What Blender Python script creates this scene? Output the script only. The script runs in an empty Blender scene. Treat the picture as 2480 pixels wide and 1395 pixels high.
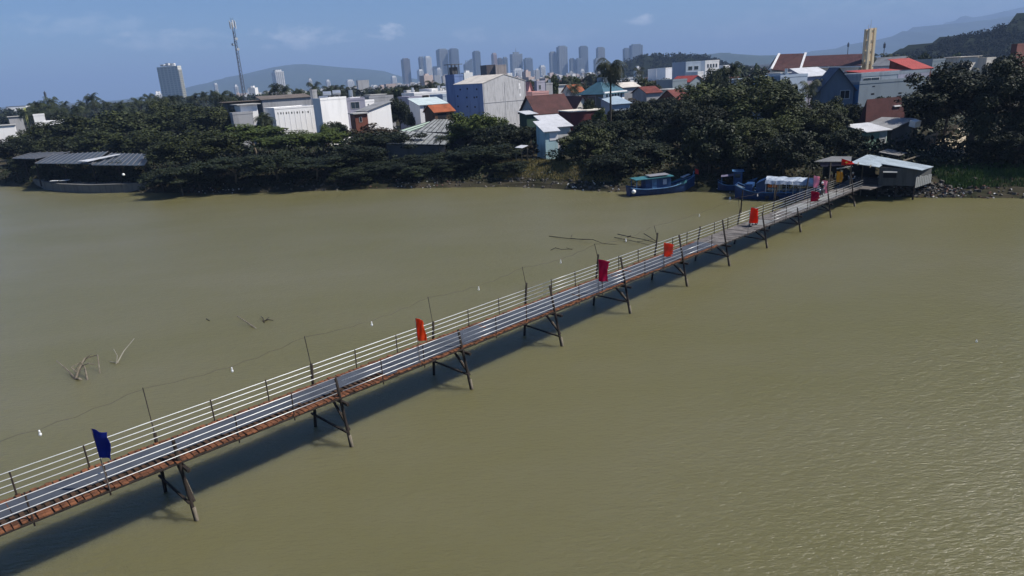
import bpy, math, random
import numpy as np
from mathutils import Vector, Matrix
R = math.radians
random.seed(7)
SC = bpy.context.scene
COL = SC.collection
SKYT = (0.62, 0.83, 1.12); SKYS = 0.062; CLOUDC = (13, 13.5, 14.5); HAZEC = (0.40, 0.58, 0.92); HAZED = 0.000145; EXPO = 0.5

# ------------------------------------------------------------------ camera model (metres, +Y ahead, water at z = 0)
PW, PH, FPX, CAMH = 2480, 1395, 1676.0, 18.0
ROLL = math.atan(0.0584)
PITCH = math.atan((697.5 - 184.6) * math.cos(ROLL) / FPX)
cr, sr, cp, sp = math.cos(ROLL), math.sin(ROLL), math.cos(PITCH), math.sin(PITCH)
RIGHT = Vector((cr, -sr * sp, -sr * cp)); UP = Vector((sr, cr * sp, cr * cp)); FWD = Vector((0, cp, -sp))
def ray(u, v): return FWD * FPX + RIGHT * (u - PW / 2) + UP * (PH / 2 - v)
def atz(u, v, z=0.0):
    r = ray(u, v); t = (z - CAMH) / r.z
    return Vector((r.x * t, r.y * t, z))
def aty(u, v, Y):
    r = ray(u, v); t = Y / r.y
    return Vector((r.x * t, Y, CAMH + r.z * t))
def proj(p):
    q = Vector(p) - Vector((0, 0, CAMH)); d = q.dot(FWD)
    return (PW / 2 + FPX * q.dot(RIGHT) / d, PH / 2 - FPX * q.dot(UP) / d)

# ------------------------------------------------------------------ shoreline and land height
SHORE = [(-40000, 9000), (-2000, 900), (-400, 300), (-160, 186), (-120, 166), (-92, 147.5), (-77, 141), (-51, 129.5), (-24, 125), (1, 118), (17, 106.5),
         (30, 102), (46, 93), (55, 88), (64, 84.5), (85, 78), (120, 66), (300, 10), (2000, -500), (40000, -1500)]
def shore_y(x):
    for (x0, y0), (x1, y1) in zip(SHORE, SHORE[1:]):
        if x <= x1: return y0 + (y1 - y0) * (x - x0) / (x1 - x0)
    return SHORE[-1][1]
PROF = [(-12, -2.2), (-3, -0.7), (0, -0.02), (1.2, 0.5), (3.5, 1.25), (7, 2.1), (12, 2.75), (20, 3.0), (1e6, 3.0)]
def land_z(x, y):
    o = y - shore_y(x)
    if o <= PROF[0][0]: return PROF[0][1]
    for (a, za), (b, zb) in zip(PROF, PROF[1:]):
        if o <= b: return za + (zb - za) * (o - a) / (b - a)
    return 3.0

# ------------------------------------------------------------------ materials
MATS = {}
def _m(name):
    m = bpy.data.materials.new(name); m.use_nodes = True
    nt = m.node_tree; b = nt.nodes['Principled BSDF']
    return m, nt, b
def mat(name, col, rough=0.75, metal=0.0, spec=0.3, var=0.18, scale=1.2, stretch=(1, 1, 1), bump=0.0, bscale=None, col2=None, fac=(0.35, 0.7), detail=6, rnd=0.0, world=False):
    """Principled with a noise-driven colour variation; col2 = colour of the stains."""
    if name in MATS: return MATS[name]
    m, nt, b = _m(name); L = nt.links
    b.inputs['Roughness'].default_value = rough; b.inputs['Metallic'].default_value = metal
    b.inputs['Specular IOR Level'].default_value = spec
    tc = nt.nodes.new('ShaderNodeTexCoord'); mp = nt.nodes.new('ShaderNodeMapping'); mp.inputs['Scale'].default_value = stretch
    if world:
        g = nt.nodes.new('ShaderNodeNewGeometry'); L.new(g.outputs['Position'], mp.inputs['Vector'])
    else: L.new(tc.outputs['Object'], mp.inputs['Vector'])
    n = nt.nodes.new('ShaderNodeTexNoise'); n.inputs['Scale'].default_value = scale; n.inputs['Detail'].default_value = detail; n.inputs['Roughness'].default_value = 0.65
    L.new(mp.outputs['Vector'], n.inputs['Vector'])
    cr_ = nt.nodes.new('ShaderNodeValToRGB'); e = cr_.color_ramp.elements
    lo = tuple(c * (1 - var) for c in col) if col2 is None else col2
    hi = tuple(min(1, c * (1 + var)) for c in col) if col2 is None else col
    e[0].position = fac[0]; e[0].color = (*lo, 1); e[1].position = fac[1]; e[1].color = (*hi, 1)
    L.new(n.outputs['Fac'], cr_.inputs['Fac'])
    out = cr_.outputs['Color']
    if rnd > 0:
        oi = nt.nodes.new('ShaderNodeObjectInfo'); mr = nt.nodes.new('ShaderNodeMapRange')
        mr.inputs['To Min'].default_value = 1 - rnd; mr.inputs['To Max'].default_value = 1 + rnd
        L.new(oi.outputs['Random'], mr.inputs['Value'])
        mx = nt.nodes.new('ShaderNodeMix'); mx.data_type = 'RGBA'; mx.blend_type = 'MULTIPLY'; mx.inputs['Factor'].default_value = 1
        L.new(out, mx.inputs['A']); L.new(mr.outputs['Result'], mx.inputs['B']); out = mx.outputs['Result']
    L.new(out, b.inputs['Base Color'])
    if bump > 0:
        n2 = nt.nodes.new('ShaderNodeTexNoise'); n2.inputs['Scale'].default_value = bscale or scale * 6; n2.inputs['Detail'].default_value = 4
        L.new(mp.outputs['Vector'], n2.inputs['Vector'])
        bp = nt.nodes.new('ShaderNodeBump'); bp.inputs['Strength'].default_value = bump; bp.inputs['Distance'].default_value = 0.1
        L.new(n2.outputs['Fac'], bp.inputs['Height']); L.new(bp.outputs['Normal'], b.inputs['Normal'])
    MATS[name] = m
    return m
def wall(name, col, dirt=0.55, rough=0.85, scale=0.35):
    """painted render wall with rain streaks and patches (dirt that belongs to the wall)"""
    if name in MATS: return MATS[name]
    return mat(name, col, rough, var=0.2, scale=scale, stretch=(1.6, 1.6, 0.22), col2=tuple(c * dirt for c in col), fac=(0.3, 0.52), bump=0.05, bscale=6)
def roofm(name, col, dirt=0.6, rough=0.7, rows=2.2, ang=0.0, metal=0.0):
    """tiles / corrugation: wave bump over a stained colour"""
    if name in MATS: return MATS[name]
    m = mat(name, col, rough, metal=metal, scale=0.5, col2=tuple(c * dirt for c in col), fac=(0.35, 0.6))
    nt = m.node_tree; b = nt.nodes['Principled BSDF']; L = nt.links
    tc = nt.nodes.new('ShaderNodeTexCoord'); mp = nt.nodes.new('ShaderNodeMapping'); mp.inputs['Rotation'].default_value = (0, 0, ang)
    L.new(tc.outputs['Object'], mp.inputs['Vector'])
    w = nt.nodes.new('ShaderNodeTexWave'); w.inputs['Scale'].default_value = rows; w.inputs['Distortion'].default_value = 0.3
    L.new(mp.outputs['Vector'], w.inputs['Vector'])
    bp = nt.nodes.new('ShaderNodeBump'); bp.inputs['Strength'].default_value = 0.35; bp.inputs['Distance'].default_value = 0.08
    L.new(w.outputs['Fac'], bp.inputs['Height']); L.new(bp.outputs['Normal'], b.inputs['Normal'])
    return m
def tower_mat(name, col, glass, fl=3.4, bay=5.0):
    """high-rise cladding: floor bands and window bays drawn in object space"""
    if name in MATS: return MATS[name]
    m, nt, b = _m(name); L = nt.links
    b.inputs['Roughness'].default_value = 0.5
    tc = nt.nodes.new('ShaderNodeTexCoord'); sx = nt.nodes.new('ShaderNodeSeparateXYZ'); L.new(tc.outputs['Object'], sx.inputs[0])
    def math_(op, a, bb=None):
        n = nt.nodes.new('ShaderNodeMath'); n.operation = op
        for i, x in enumerate((a, bb)):
            if x is None: continue
            if isinstance(x, (int, float)): n.inputs[i].default_value = x
            else: L.new(x, n.inputs[i])
        return n.outputs[0]
    zz = math_('FRACT', math_('DIVIDE', sx.outputs['Z'], fl))
    xx = math_('FRACT', math_('DIVIDE', math_('ADD', sx.outputs['X'], sx.outputs['Y']), bay))
    w = math_('MULTIPLY', math_('GREATER_THAN', zz, 0.42), math_('GREATER_THAN', xx, 0.35))
    mx = nt.nodes.new('ShaderNodeMix'); mx.data_type = 'RGBA'
    mx.inputs['A'].default_value = (*col, 1); mx.inputs['B'].default_value = (*glass, 1)
    L.new(w, mx.inputs['Factor']); L.new(mx.outputs['Result'], b.inputs['Base Color'])
    MATS[name] = m
    return m

# ------------------------------------------------------------------ mesh builder
class MB:
    def __init__(s): s.v = []; s.f = []
    def quad(s, *ps):
        n = len(s.v); s.v += [tuple(p) for p in ps]; s.f.append(tuple(range(n, n + len(ps)))); return s
    def box(s, c, size, ax=(1, 0, 0), up=(0, 0, 1)):
        x = Vector(ax).normalized(); z = Vector(up).normalized(); y = z.cross(x).normalized(); z = x.cross(y)
        c = Vector(c); n = len(s.v); hx, hy, hz = size[0] / 2, size[1] / 2, size[2] / 2
        for k in (-1, 1):
            for i, j in ((-1, -1), (1, -1), (1, 1), (-1, 1)):
                s.v.append(tuple(c + x * hx * i + y * hy * j + z * hz * k))
        for f in ((3, 2, 1, 0), (4, 5, 6, 7), (0, 1, 5, 4), (1, 2, 6, 5), (2, 3, 7, 6), (3, 0, 4, 7)): s.f.append(tuple(n + i for i in f))
        return s
    def bar(s, a, b, w, h=None):
        a = Vector(a); b = Vector(b); d = b - a
        up = Vector((0, 0, 1)) if abs(d.normalized().z) < 0.95 else Vector((0, 1, 0))
        return s.box((a + b) / 2, (d.length, w, h or w), d, up)
    def tube(s, pts, r0, r1=None, n=6, cap=True):
        pts = [Vector(p) for p in pts]; r1 = r0 if r1 is None else r1; base = len(s.v); m = len(pts)
        for i, p in enumerate(pts):
            t = (pts[min(i + 1, m - 1)] - pts[max(i - 1, 0)]).normalized()
            a = t.orthogonal().normalized() if i == 0 else (a - t * a.dot(t)).normalized()
            b = t.cross(a); r = r0 + (r1 - r0) * i / max(1, m - 1)
            for k in range(n):
                th = 2 * math.pi * k / n; s.v.append(tuple(p + a * math.cos(th) * r + b * math.sin(th) * r))
        for i in range(m - 1):
            for k in range(n):
                o = base + i * n; s.f.append((o + k, o + (k + 1) % n, o + n + (k + 1) % n, o + n + k))
        if cap:
            s.f.append(tuple(base + k for k in range(n))[::-1]); s.f.append(tuple(base + (m - 1) * n + k for k in range(n)))
        return s
    def prism(s, poly, z0, z1):
        """vertical prism over a plan polygon (ccw); z0/z1 numbers or lists"""
        n = len(poly); b = len(s.v); g = lambda z, i: z[i] if isinstance(z, (list, tuple)) else z
        for i, p in enumerate(poly): s.v.append((p[0], p[1], g(z0, i)))
        for i, p in enumerate(poly): s.v.append((p[0], p[1], g(z1, i)))
        s.f.append(tuple(b + i for i in range(n))[::-1]); s.f.append(tuple(b + n + i for i in range(n)))
        for i in range(n): j = (i + 1) % n; s.f.append((b + i, b + j, b + n + j, b + n + i))
        return s
    def slab(s, a, b, c, d, th):
        """thick sheet through four corners, th downward"""
        up = [Vector(p) for p in (a, b, c, d)]; lo = [p - Vector((0, 0, th)) for p in up]; n = len(s.v)
        s.v += [tuple(p) for p in up + lo]
        for f in ((0, 1, 2, 3), (7, 6, 5, 4), (0, 4, 5, 1), (1, 5, 6, 2), (2, 6, 7, 3), (3, 7, 4, 0)): s.f.append(tuple(n + i for i in f))
        return s
    def ball(s, c, r, nu=8, nv=6):
        c = Vector(c); r = (r, r, r) if isinstance(r, (int, float)) else r; b = len(s.v)
        s.v.append((c.x, c.y, c.z + r[2]))
        for j in range(1, nv):
            ph = math.pi * j / nv
            for k in range(nu):
                th = 2 * math.pi * k / nu; s.v.append((c.x + r[0] * math.sin(ph) * math.cos(th), c.y + r[1] * math.sin(ph) * math.sin(th), c.z + r[2] * math.cos(ph)))
        s.v.append((c.x, c.y, c.z - r[2])); e = len(s.v) - 1
        for k in range(nu): s.f.append((b, b + 1 + k, b + 1 + (k + 1) % nu)); s.f.append((e, e - nu + (k + 1) % nu, e - nu + k))
        for j in range(nv - 2):
            for k in range(nu): o = b + 1 + j * nu; s.f.append((o + k, o + nu + k, o + nu + (k + 1) % nu, o + (k + 1) % nu))
        return s
    def build(s, name, m, parent=None, smooth=False, kind=None):
        off = parent.location if parent is not None else Vector((0, 0, 0))
        p = parent
        if p is not None and p.parent is not None: off = off + p.parent.location
        me = bpy.data.meshes.new(name); me.from_pydata([(x - off.x, y - off.y, z - off.z) for x, y, z in s.v], [], s.f)
        if smooth: me.polygons.foreach_set('use_smooth', [True] * len(me.polygons))
        me.materials.append(m); me.update()
        o = bpy.data.objects.new(name, me); COL.objects.link(o)
        if parent is not None: o.parent = parent
        if kind: o['kind'] = kind
        return o
def tag(o, label, cat, group=None):
    o['label'] = label; o['category'] = cat
    if group: o['group'] = group
    return o
def empty(name, loc, label, cat, group=None):
    o = bpy.data.objects.new(name, None); o.empty_display_size = 0.3; COL.objects.link(o); o.location = loc
    return tag(o, label, cat, group)
def dup(root, loc, rz=0.0, scale=None, label=None, group=None, name=None):
    r = root.copy(); COL.objects.link(r); r.location = loc; r.rotation_euler = (0, 0, rz)
    if scale is not None: r.scale = scale
    if label: r['label'] = label
    if group: r['group'] = group
    if name: r.name = name
    for ch in list(root.children):
        c = ch.copy(); COL.objects.link(c); c.parent = r
        for g in list(ch.children):
            k = g.copy(); COL.objects.link(k); k.parent = c
    return r
def part_under(mb, name, m, part, smooth=False):
    return mb.build(name, m, part, smooth)
# ------------------------------------------------------------------ camera, world, sun, haze
cam = bpy.data.cameras.new('camera'); co = bpy.data.objects.new('camera', cam); COL.objects.link(co)
cam.sensor_width = 36; cam.lens = FPX / PW * 36; cam.clip_start = 0.5; cam.clip_end = 60000
co.matrix_world = Matrix((( RIGHT.x, UP.x, -FWD.x, 0), (RIGHT.y, UP.y, -FWD.y, 0), (RIGHT.z, UP.z, -FWD.z, CAMH), (0, 0, 0, 1)))
SC.camera = co
SUN_EL, SUN_AZ = R(50), R(-6)                       # azimuth measured from +X towards +Y
sd = Vector((math.cos(SUN_EL) * math.cos(SUN_AZ), math.cos(SUN_EL) * math.sin(SUN_AZ), math.sin(SUN_EL)))
sl = bpy.data.lights.new('sun', 'SUN'); sl.energy = 4.6; sl.angle = R(0.5); sl.color = (1.0, 0.95, 0.87)
so = bpy.data.objects.new('sun', sl); COL.objects.link(so); so.rotation_euler = sd.to_track_quat('Z', 'Y').to_euler(); so.location = (60, 0, 80)
W = bpy.data.worlds.new('World'); SC.world = W; W.use_nodes = True
nt = W.node_tree; L = nt.links; bg = nt.nodes['Background']
sky = nt.nodes.new('ShaderNodeTexSky'); sky.sky_type = 'NISHITA'; sky.sun_disc = False
sky.sun_elevation = SUN_EL; sky.sun_rotation = math.pi / 2 - SUN_AZ
sky.altitude = 20; sky.air_density = 1.0; sky.dust_density = 0.3; sky.ozone_density = 3.0
tint = nt.nodes.new('ShaderNodeMix'); tint.data_type = 'RGBA'; tint.blend_type = 'MULTIPLY'; tint.inputs['Factor'].default_value = 1
tint.inputs['B'].default_value = (SKYT[0], SKYT[1], SKYT[2], 1)
L.new(sky.outputs['Color'], tint.inputs['A'])
# a few thin cumulus low over the horizon
tc = nt.nodes.new('ShaderNodeTexCoord')
def cloud(prev, u, v, ru, rv, amount, seed):
    d = ray(u, v).normalized()
    side = Vector((d.y, -d.x, 0)).normalized(); upv = side.cross(d)
    def dot(vec):
        n = nt.nodes.new('ShaderNodeVectorMath'); n.operation = 'DOT_PRODUCT'; L.new(tc.outputs['Generated'], n.inputs[0]); n.inputs[1].default_value = vec; return n.outputs['Value']
    def mth(op, a, b):
        n = nt.nodes.new('ShaderNodeMath'); n.operation = op
        for i, x in enumerate((a, b)):
            if isinstance(x, (int, float)): n.inputs[i].default_value = x
            else: L.new(x, n.inputs[i])
        return n.outputs[0]
    a = mth('DIVIDE', dot(side), ru / FPX); b = mth('DIVIDE', dot(upv), rv / FPX)
    r2 = mth('ADD', mth('MULTIPLY', a, a), mth('MULTIPLY', b, b))
    mp = nt.nodes.new('ShaderNodeMapping'); mp.inputs['Scale'].default_value = (1, 1, 2.2); mp.inputs['Location'].default_value = (seed, 0, 0)
    L.new(tc.outputs['Generated'], mp.inputs['Vector'])
    n = nt.nodes.new('ShaderNodeTexNoise'); n.inputs['Scale'].default_value = 42; n.inputs['Detail'].default_value = 7; n.inputs['Roughness'].default_value = 0.6
    L.new(mp.outputs['Vector'], n.inputs['Vector'])
    k = mth('SUBTRACT', mth('MULTIPLY', n.outputs['Fac'], 2.6), mth('ADD', 0.85, mth('MULTIPLY', r2, 0.75)))
    front = mth('GREATER_THAN', dot(d), 0.2)
    f = nt.nodes.new('ShaderNodeClamp'); L.new(mth('MULTIPLY', mth('MULTIPLY', k, amount), front), f.inputs[0]); f.inputs[2].default_value = amount
    mx = nt.nodes.new('ShaderNodeMix'); mx.data_type = 'RGBA'; L.new(f.outputs[0], mx.inputs['Factor']); L.new(prev, mx.inputs['A'])
    mx.inputs['B'].default_value = (*CLOUDC, 1)
    return mx.outputs['Result']
c = tint.outputs['Result']
for args in ((930, 75, 66, 22, 1.0, 0.0), (735, 90, 130, 34, 0.6, 3.1), (1552, 46, 48, 17, 0.7, 7.7), (1140, 85, 60, 22, 0.4, 5.2), (420, 95, 170, 30, 0.32, 9.4), (180, 60, 200, 30, 0.22, 17.0), (1330, 90, 150, 26, 0.3, 19.5), (2060, 70, 420, 80, 0.2, 23.0), (1790, 85, 110, 30, 0.25, 11.0), (2330, 40, 140, 30, 0.25, 13.5)):
    c = cloud(c, *args)
L.new(c, bg.inputs['Color']); bg.inputs['Strength'].default_value = SKYS

hz = MB().box((0, 10500, 345), (56000, 27000, 712)).build('haze', None or bpy.data.materials.new('haze'), kind='stuff')
hm = hz.data.materials[0]; hm.use_nodes = True; hn = hm.node_tree; hn.nodes.remove(hn.nodes['Principled BSDF'])
pv = hn.nodes.new('ShaderNodeVolumePrincipled'); pv.inputs['Color'].default_value = (*HAZEC, 1); pv.inputs['Density'].default_value = HAZED; pv.inputs['Anisotropy'].default_value = 0.0
hn.links.new(pv.outputs['Volume'], hn.nodes['Material Output'].inputs['Volume'])

SC.view_settings.view_transform = 'Standard'; SC.view_settings.look = 'None'; SC.view_settings.gamma = 1; SC.view_settings.exposure = EXPO
SC.view_settings.use_curve_mapping = False
SC.render.engine = 'CYCLES'; SC.cycles.use_denoising = True; SC.cycles.max_bounces = 6; SC.cycles.transparent_max_bounces = 4; SC.cycles.volume_bounces = 0
SC.cycles.caustics_reflective = False; SC.cycles.caustics_refractive = False; SC.cycles.use_adaptive_sampling = True; SC.cycles.adaptive_threshold = 0.02

# ------------------------------------------------------------------ water
def water_mat():
    m, nt, b = _m('muddy_water'); L = nt.links
    g = nt.nodes.new('ShaderNodeNewGeometry')
    def noise(scale, st, detail=3, rough=0.5):
        mp = nt.nodes.new('ShaderNodeMapping'); mp.inputs['Scale'].default_value = st; mp.inputs['Rotation'].default_value = (0, 0, R(-18)); L.new(g.outputs['Position'], mp.inputs['Vector'])
        n = nt.nodes.new('ShaderNodeTexNoise'); n.inputs['Scale'].default_value = scale; n.inputs['Detail'].default_value = detail; n.inputs['Roughness'].default_value = rough
        L.new(mp.outputs['Vector'], n.inputs['Vector']); return n.outputs['Fac']
    rp = nt.nodes.new('ShaderNodeValToRGB'); e = rp.color_ramp.elements
    e[0].position = 0.3; e[0].color = (0.120, 0.110, 0.040, 1); e[1].position = 0.72; e[1].color = (0.146, 0.134, 0.076, 1)
    L.new(noise(0.022, (1, 1.9, 1), 6, 0.62), rp.inputs['Fac']); L.new(rp.outputs['Color'], b.inputs['Base Color'])
    b.inputs['Subsurface Weight'].default_value = 1.0; b.inputs['Subsurface Radius'].default_value = (1.0, 0.9, 0.6); b.inputs['Subsurface Scale'].default_value = 5.0
    b.inputs['Roughness'].default_value = 0.24; b.inputs['IOR'].default_value = 1.33
    def bump(h, strength, dist, prev=None):
        bp = nt.nodes.new('ShaderNodeBump'); bp.inputs['Strength'].default_value = strength; bp.inputs['Distance'].default_value = dist
        L.new(h, bp.inputs['Height'])
        if prev is not None: L.new(prev, bp.inputs['Normal'])
        return bp.outputs['Normal']
    n1 = bump(noise(1.25, (0.75, 1.25, 1), 3, 0.55), 0.55, 0.13)
    n2 = bump(noise(3.2, (0.6, 1.5, 1), 4, 0.65), 1.0, 0.10, n1)
    L.new(n2, b.inputs['Normal'])
    return m
MB().prism([(-9000, -2000), (6000, -2000), (6000, 6000), (-9000, 6000)], -9, 0).build('water', water_mat(), kind='structure')

# ------------------------------------------------------------------ land
def land():
    xs = []
    x = -420.0
    while x <= 320: xs.append(x); x += 4 if -150 < x < 110 else 16
    xs = [-26000, -12000, -5000, -2000, -1000, -600] + xs + [420, 600, 1000, 2000, 5000, 12000, 26000]
    offs = [-16, -7, -3, -1.2, 0, 0.6, 1.2, 2.2, 3.5, 5, 7, 9.5, 12, 16, 20, 26, 34, 46, 64, 90, 130, 190, 300, 520, 900, 1700, 3500, 7000, 13000]
    rnd = random.Random(3); m = MB(); nx = len(xs)
    for j, o in enumerate(offs):
        for x in xs:
            ys = shore_y(x); y = ys + o
            if o > 900: y = min(max(ys, -300) * max(0.0, 1 - o / 9000) + o, 22500)
            z = land_z(x, ys + o)
            if -8 < o < 30 and abs(x) < 400: z += rnd.uniform(-0.22, 0.22) * min(1, abs(o) / 2 + 0.35)
            m.v.append((x, y, z))
    for j in range(len(offs) - 1):
        for i in range(nx - 1): a = j * nx + i; m.f.append((a, a + 1, a + nx + 1, a + nx))
    return m
ground = mat('bank_soil', (0.055, 0.046, 0.03), 0.95, scale=0.25, col2=(0.02, 0.022, 0.010), fac=(0.38, 0.62), bump=0.6, bscale=3, world=True, spec=0.1)
land().build('ground', ground, kind='structure', smooth=False)

# ------------------------------------------------------------------ hills
def ridge(name, pts, Y, depth, m, seed, amp=0.05, back=True, base=2.0):
    """hill range whose crest passes through photo points (u, v) at distance Y; real depth in front and behind"""
    rnd = random.Random(seed); crest = []
    for (u0, v0), (u1, v1) in zip(pts, pts[1:]):
        n = max(3, int(abs(u1 - u0) / 9)); sm_ = True
        for k in range(n):
            t = k / n; p = aty(u0 + (u1 - u0) * t, v0 + (v1 - v0) * t, Y); crest.append(p)
    crest.append(aty(*pts[-1], Y))
    mb = MB(); n = len(crest); rows = ((-1.0, 0.0), (-0.72, 0.30), (-0.45, 0.60), (-0.2, 0.86), (0, 1.0), (0.4, 0.7), (1.0, 0.0))
    sp = (crest[-1].x - crest[0].x) / n
    ph = [rnd.uniform(0, 6.28) for _ in range(8)]
    for fy, fz in rows:
        for i, p in enumerate(crest):
            h = max(0.0, p.z - base)
            w = 0
            if fz not in (0.0, 1.0): w = h * amp * 3 * (math.sin(i * 0.55 + ph[0] + fy * 3) + math.sin(i * 0.23 + ph[1] - fy * 5) + rnd.uniform(-.8, .8))
            if fz == 1.0: w = h * amp * rnd.uniform(-.1, .1)
            mb.v.append((p.x + (rnd.uniform(-.3, .3) * sp if fz not in (0, 1.0) else 0), Y + fy * depth + w * 2, base - 1 + h * fz + w))
    for j in range(len(rows) - 1):
        for i in range(n - 1): a = j * n + i; mb.f.append((a, a + 1, a + n + 1, a + n))
    o = mb.build(name, m, kind='structure', smooth=True); return o
hill_m = mat('far_hill', (0.05, 0.065, 0.035), 0.95, scale=0.004, col2=(0.03, 0.042, 0.022), spec=0.05)
ridge('hills', [(440, 222), (520, 198), (600, 177), (660, 163), (690, 158), (715, 155.5), (740, 155), (775, 158), (830, 163), (885, 167), (930, 172), (980, 188), (1060, 196)], 7500, 1500, hill_m, 1, .018)
ridge('hills', [(1900, 140), (1990, 128), (2060, 112), (2130, 96), (2150, 90), (2180, 84), (2225, 77), (2265, 71), (2290, 62), (2330, 55), (2400, 47), (2480, 36), (2620, 22), (2800, 30), (3200, 60)], 8000, 1800, hill_m, 2)
ridge('hills', [(2180, 110), (2330, 46), (2390, 37), (2420, 30), (2480, 17), (2600, 4), (2800, -6), (3300, 10)], 11000, 2000, hill_m, 3)
ridge('hills', [(1640, 158), (1700, 136), (1745, 127), (1790, 131), (1840, 134), (1880, 140), (1960, 146)], 5200, 700, hill_m, 4)
ridge('hills', [(1460, 178), (1530, 150), (1556, 138), (1590, 136), (1640, 135), (1680, 138), (1700, 142), (1740, 158), (1780, 164)], 1250, 160, mat('wooded_hill', (0.014, 0.019, 0.010), 0.95, scale=0.05, spec=0.05), 5)
near_hill = [(2140, 141), (2190, 138), (2240, 123), (2265, 112), (2300, 98), (2330, 91), (2370, 86), (2400, 75), (2440, 64), (2480, 52), (2560, 30), (2700, 10), (2900, 40), (3200, 90)]
ridge('hills', near_hill, 800, 160, MATS['wooded_hill'], 6)
# ------------------------------------------------------------------ the footbridge
BA = R(45.34); BD = Vector((math.cos(BA), math.sin(BA), 0)); BN = Vector((BD.y, -BD.x, 0)); B0 = Vector((-14.57, 26.56, 0))
def dz(s): return 2.78 - 0.0118 * s
def bp(s, t, z): p = B0 + BD * s + BN * t; return Vector((p.x, p.y, z))
TN, TF = -0.46, -3.08                              # near and far deck edge
wood_d = mat('dark_pile_wood', (0.035, 0.026, 0.02), 0.9, scale=2.5, stretch=(1, 1, 0.25), col2=(0.016, 0.012, 0.01), bump=0.5, bscale=12)
wood_p = mat('pale_weathered_wood', (0.22, 0.19, 0.14), 0.9, scale=3, stretch=(1, 1, 0.3), col2=(0.1, 0.08, 0.06), bump=0.4, bscale=12)
slat_m = mat('red_brown_slats', (0.225, 0.092, 0.046), 0.9, scale=2.6, col2=(0.07, 0.035, 0.022), fac=(0.36, 0.62), bump=0.4, bscale=14, spec=0.1)
plank_m = mat('grey_planks', (0.19, 0.175, 0.165), 0.85, scale=1.0, col2=(0.09, 0.082, 0.077), fac=(0.35, 0.62), bump=0.4, bscale=10, spec=0.1)
sheet_m = mat('blue_grey_steel_sheet', (0.064, 0.072, 0.088), 0.6, metal=0.0, scale=1.4, col2=(0.043, 0.049, 0.062), fac=(0.35, 0.65), bump=0.15, bscale=4, rnd=0.12)
rail_m = mat('galvanised_tube', (0.56, 0.57, 0.57), 0.42, metal=0.75, var=0.12, scale=3)
post_m = mat('rusty_post', (0.05, 0.035, 0.028), 0.8, scale=5, col2=(0.025, 0.018, 0.015))
br = empty('footbridge', B0, 'long narrow footbridge on wooden piles with shiny steel railings crossing the brown river', 'bridge')
S0, S1 = -33.0, 86.6
rnd = random.Random(11)
def slats(a, b, step, t0, t1, m_gap=0.25, j=0.05, th=0.05, dzz=0.0, skew=0.0):
    mb = MB(); s = a
    while s < b:
        w = step * (1 - m_gap) * rnd.uniform(0.85, 1.1); z = dz(s) + dzz + rnd.uniform(-0.02, 0.02)
        p, q = bp(s + rnd.uniform(-.02, .02), t0 + rnd.uniform(-j, j), z), bp(s + skew + rnd.uniform(-.02, .02), t1 + rnd.uniform(-j, j), z + rnd.uniform(-.01, .01))
        d = q - p; mb.box((p + q) / 2, (d.length, w, th), d); s += step
    return mb
# rust-coloured slatted strip along both edges (under the steel sheets), plain planks on the far half
mbs = slats(S0, 48.5, 0.27, TF, -1.9, 0.2, 0.09)
m2 = slats(S0, 48.5, 0.30, -1.86, -1.0, 0.42, 0.05); m3 = slats(S0, 48.5, 0.27, -0.94, TN, 0.16, 0.08)
m2.build('inner_slats', mat('dark_brown_slats', (0.11, 0.062, 0.04), 0.9, scale=2.6, col2=(0.04, 0.028, 0.02), bump=.4, bscale=14, spec=.1), br)
m3.build('slat_strip', slat_m, br); mbs.build('slat_strip', slat_m, br)
pd = slats(48.3, S1, 0.24, TF, TN, 0.08, 0.06); pd.build('plank_deck', plank_m, br)
ul = MB()  # solid sheet added below the slats so the deck casts an unbroken shadow
for i in range(60):
    a, b = S0 + (S1 - S0) * i / 60, S0 + (S1 - S0) * (i + 1) / 60
    ul.slab(bp(a, TF + .04, dz(a) - .035), bp(a, TN - .04, dz(a) - .035), bp(b, TN - .04, dz(b) - .035), bp(b, TF + .04, dz(b) - .035), .03)
ul.build('shadow_underlay', wood_d, br)
# long joists
for t in (TF + 0.25, -1.8, TN - 0.22):
    MB().bar(bp(S0, t, dz(S0) - 0.12), bp(S1, t, dz(S1) - 0.12), 0.12, 0.16).build('joist', wood_d, br)
for t in (TN + 0.02, TF - 0.02):
    MB().bar(bp(S0, t, dz(S0) - 0.07), bp(S1, t, dz(S1) - 0.07), 0.06, 0.07).build('edge_beam', wood_d, br)
# steel walkway sheets, each loosely laid
s = S0; k = 0
while s < 48:
    ln = rnd.choice((2.35, 2.75, 2.75, 3.1)); e = min(s + ln, 48.4)
    wide = s > 10
    t0 = (-2.78 if wide else -2.68) + rnd.uniform(-.04, .04); t1 = (-0.66 if wide else -1.32) + rnd.uniform(-.1, .08)
    z0 = dz(s) + 0.045 + 0.012 * (k % 2); z1 = dz(e) + 0.045 + 0.012 * (k % 2)
    ov = rnd.uniform(-0.05, 0.1)
    MB().slab(bp(s - ov, t0, z0), bp(s - ov, t1, z0), bp(e, t1 + rnd.uniform(-.08, .08), z1), bp(e, t0 + rnd.uniform(-.05, .05), z1), 0.012).build('steel_sheet', sheet_m, br)
    s = e; k += 1
for a, b in ((58.2, 60.9), (66.5, 69.2), (69.3, 72.0), (74.9, 78), (78.1, 81)):
    MB().slab(bp(a, -2.7, dz(a) + 0.05), bp(a, -0.9, dz(a) + 0.05), bp(b, -0.85, dz(b) + 0.05), bp(b, -2.6, dz(b) + 0.05), 0.012).build('steel_sheet', mat('pale_sheet', (0.2, 0.2, 0.19), 0.6, metal=0.1, scale=1.5, rnd=0.1), br)
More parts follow.
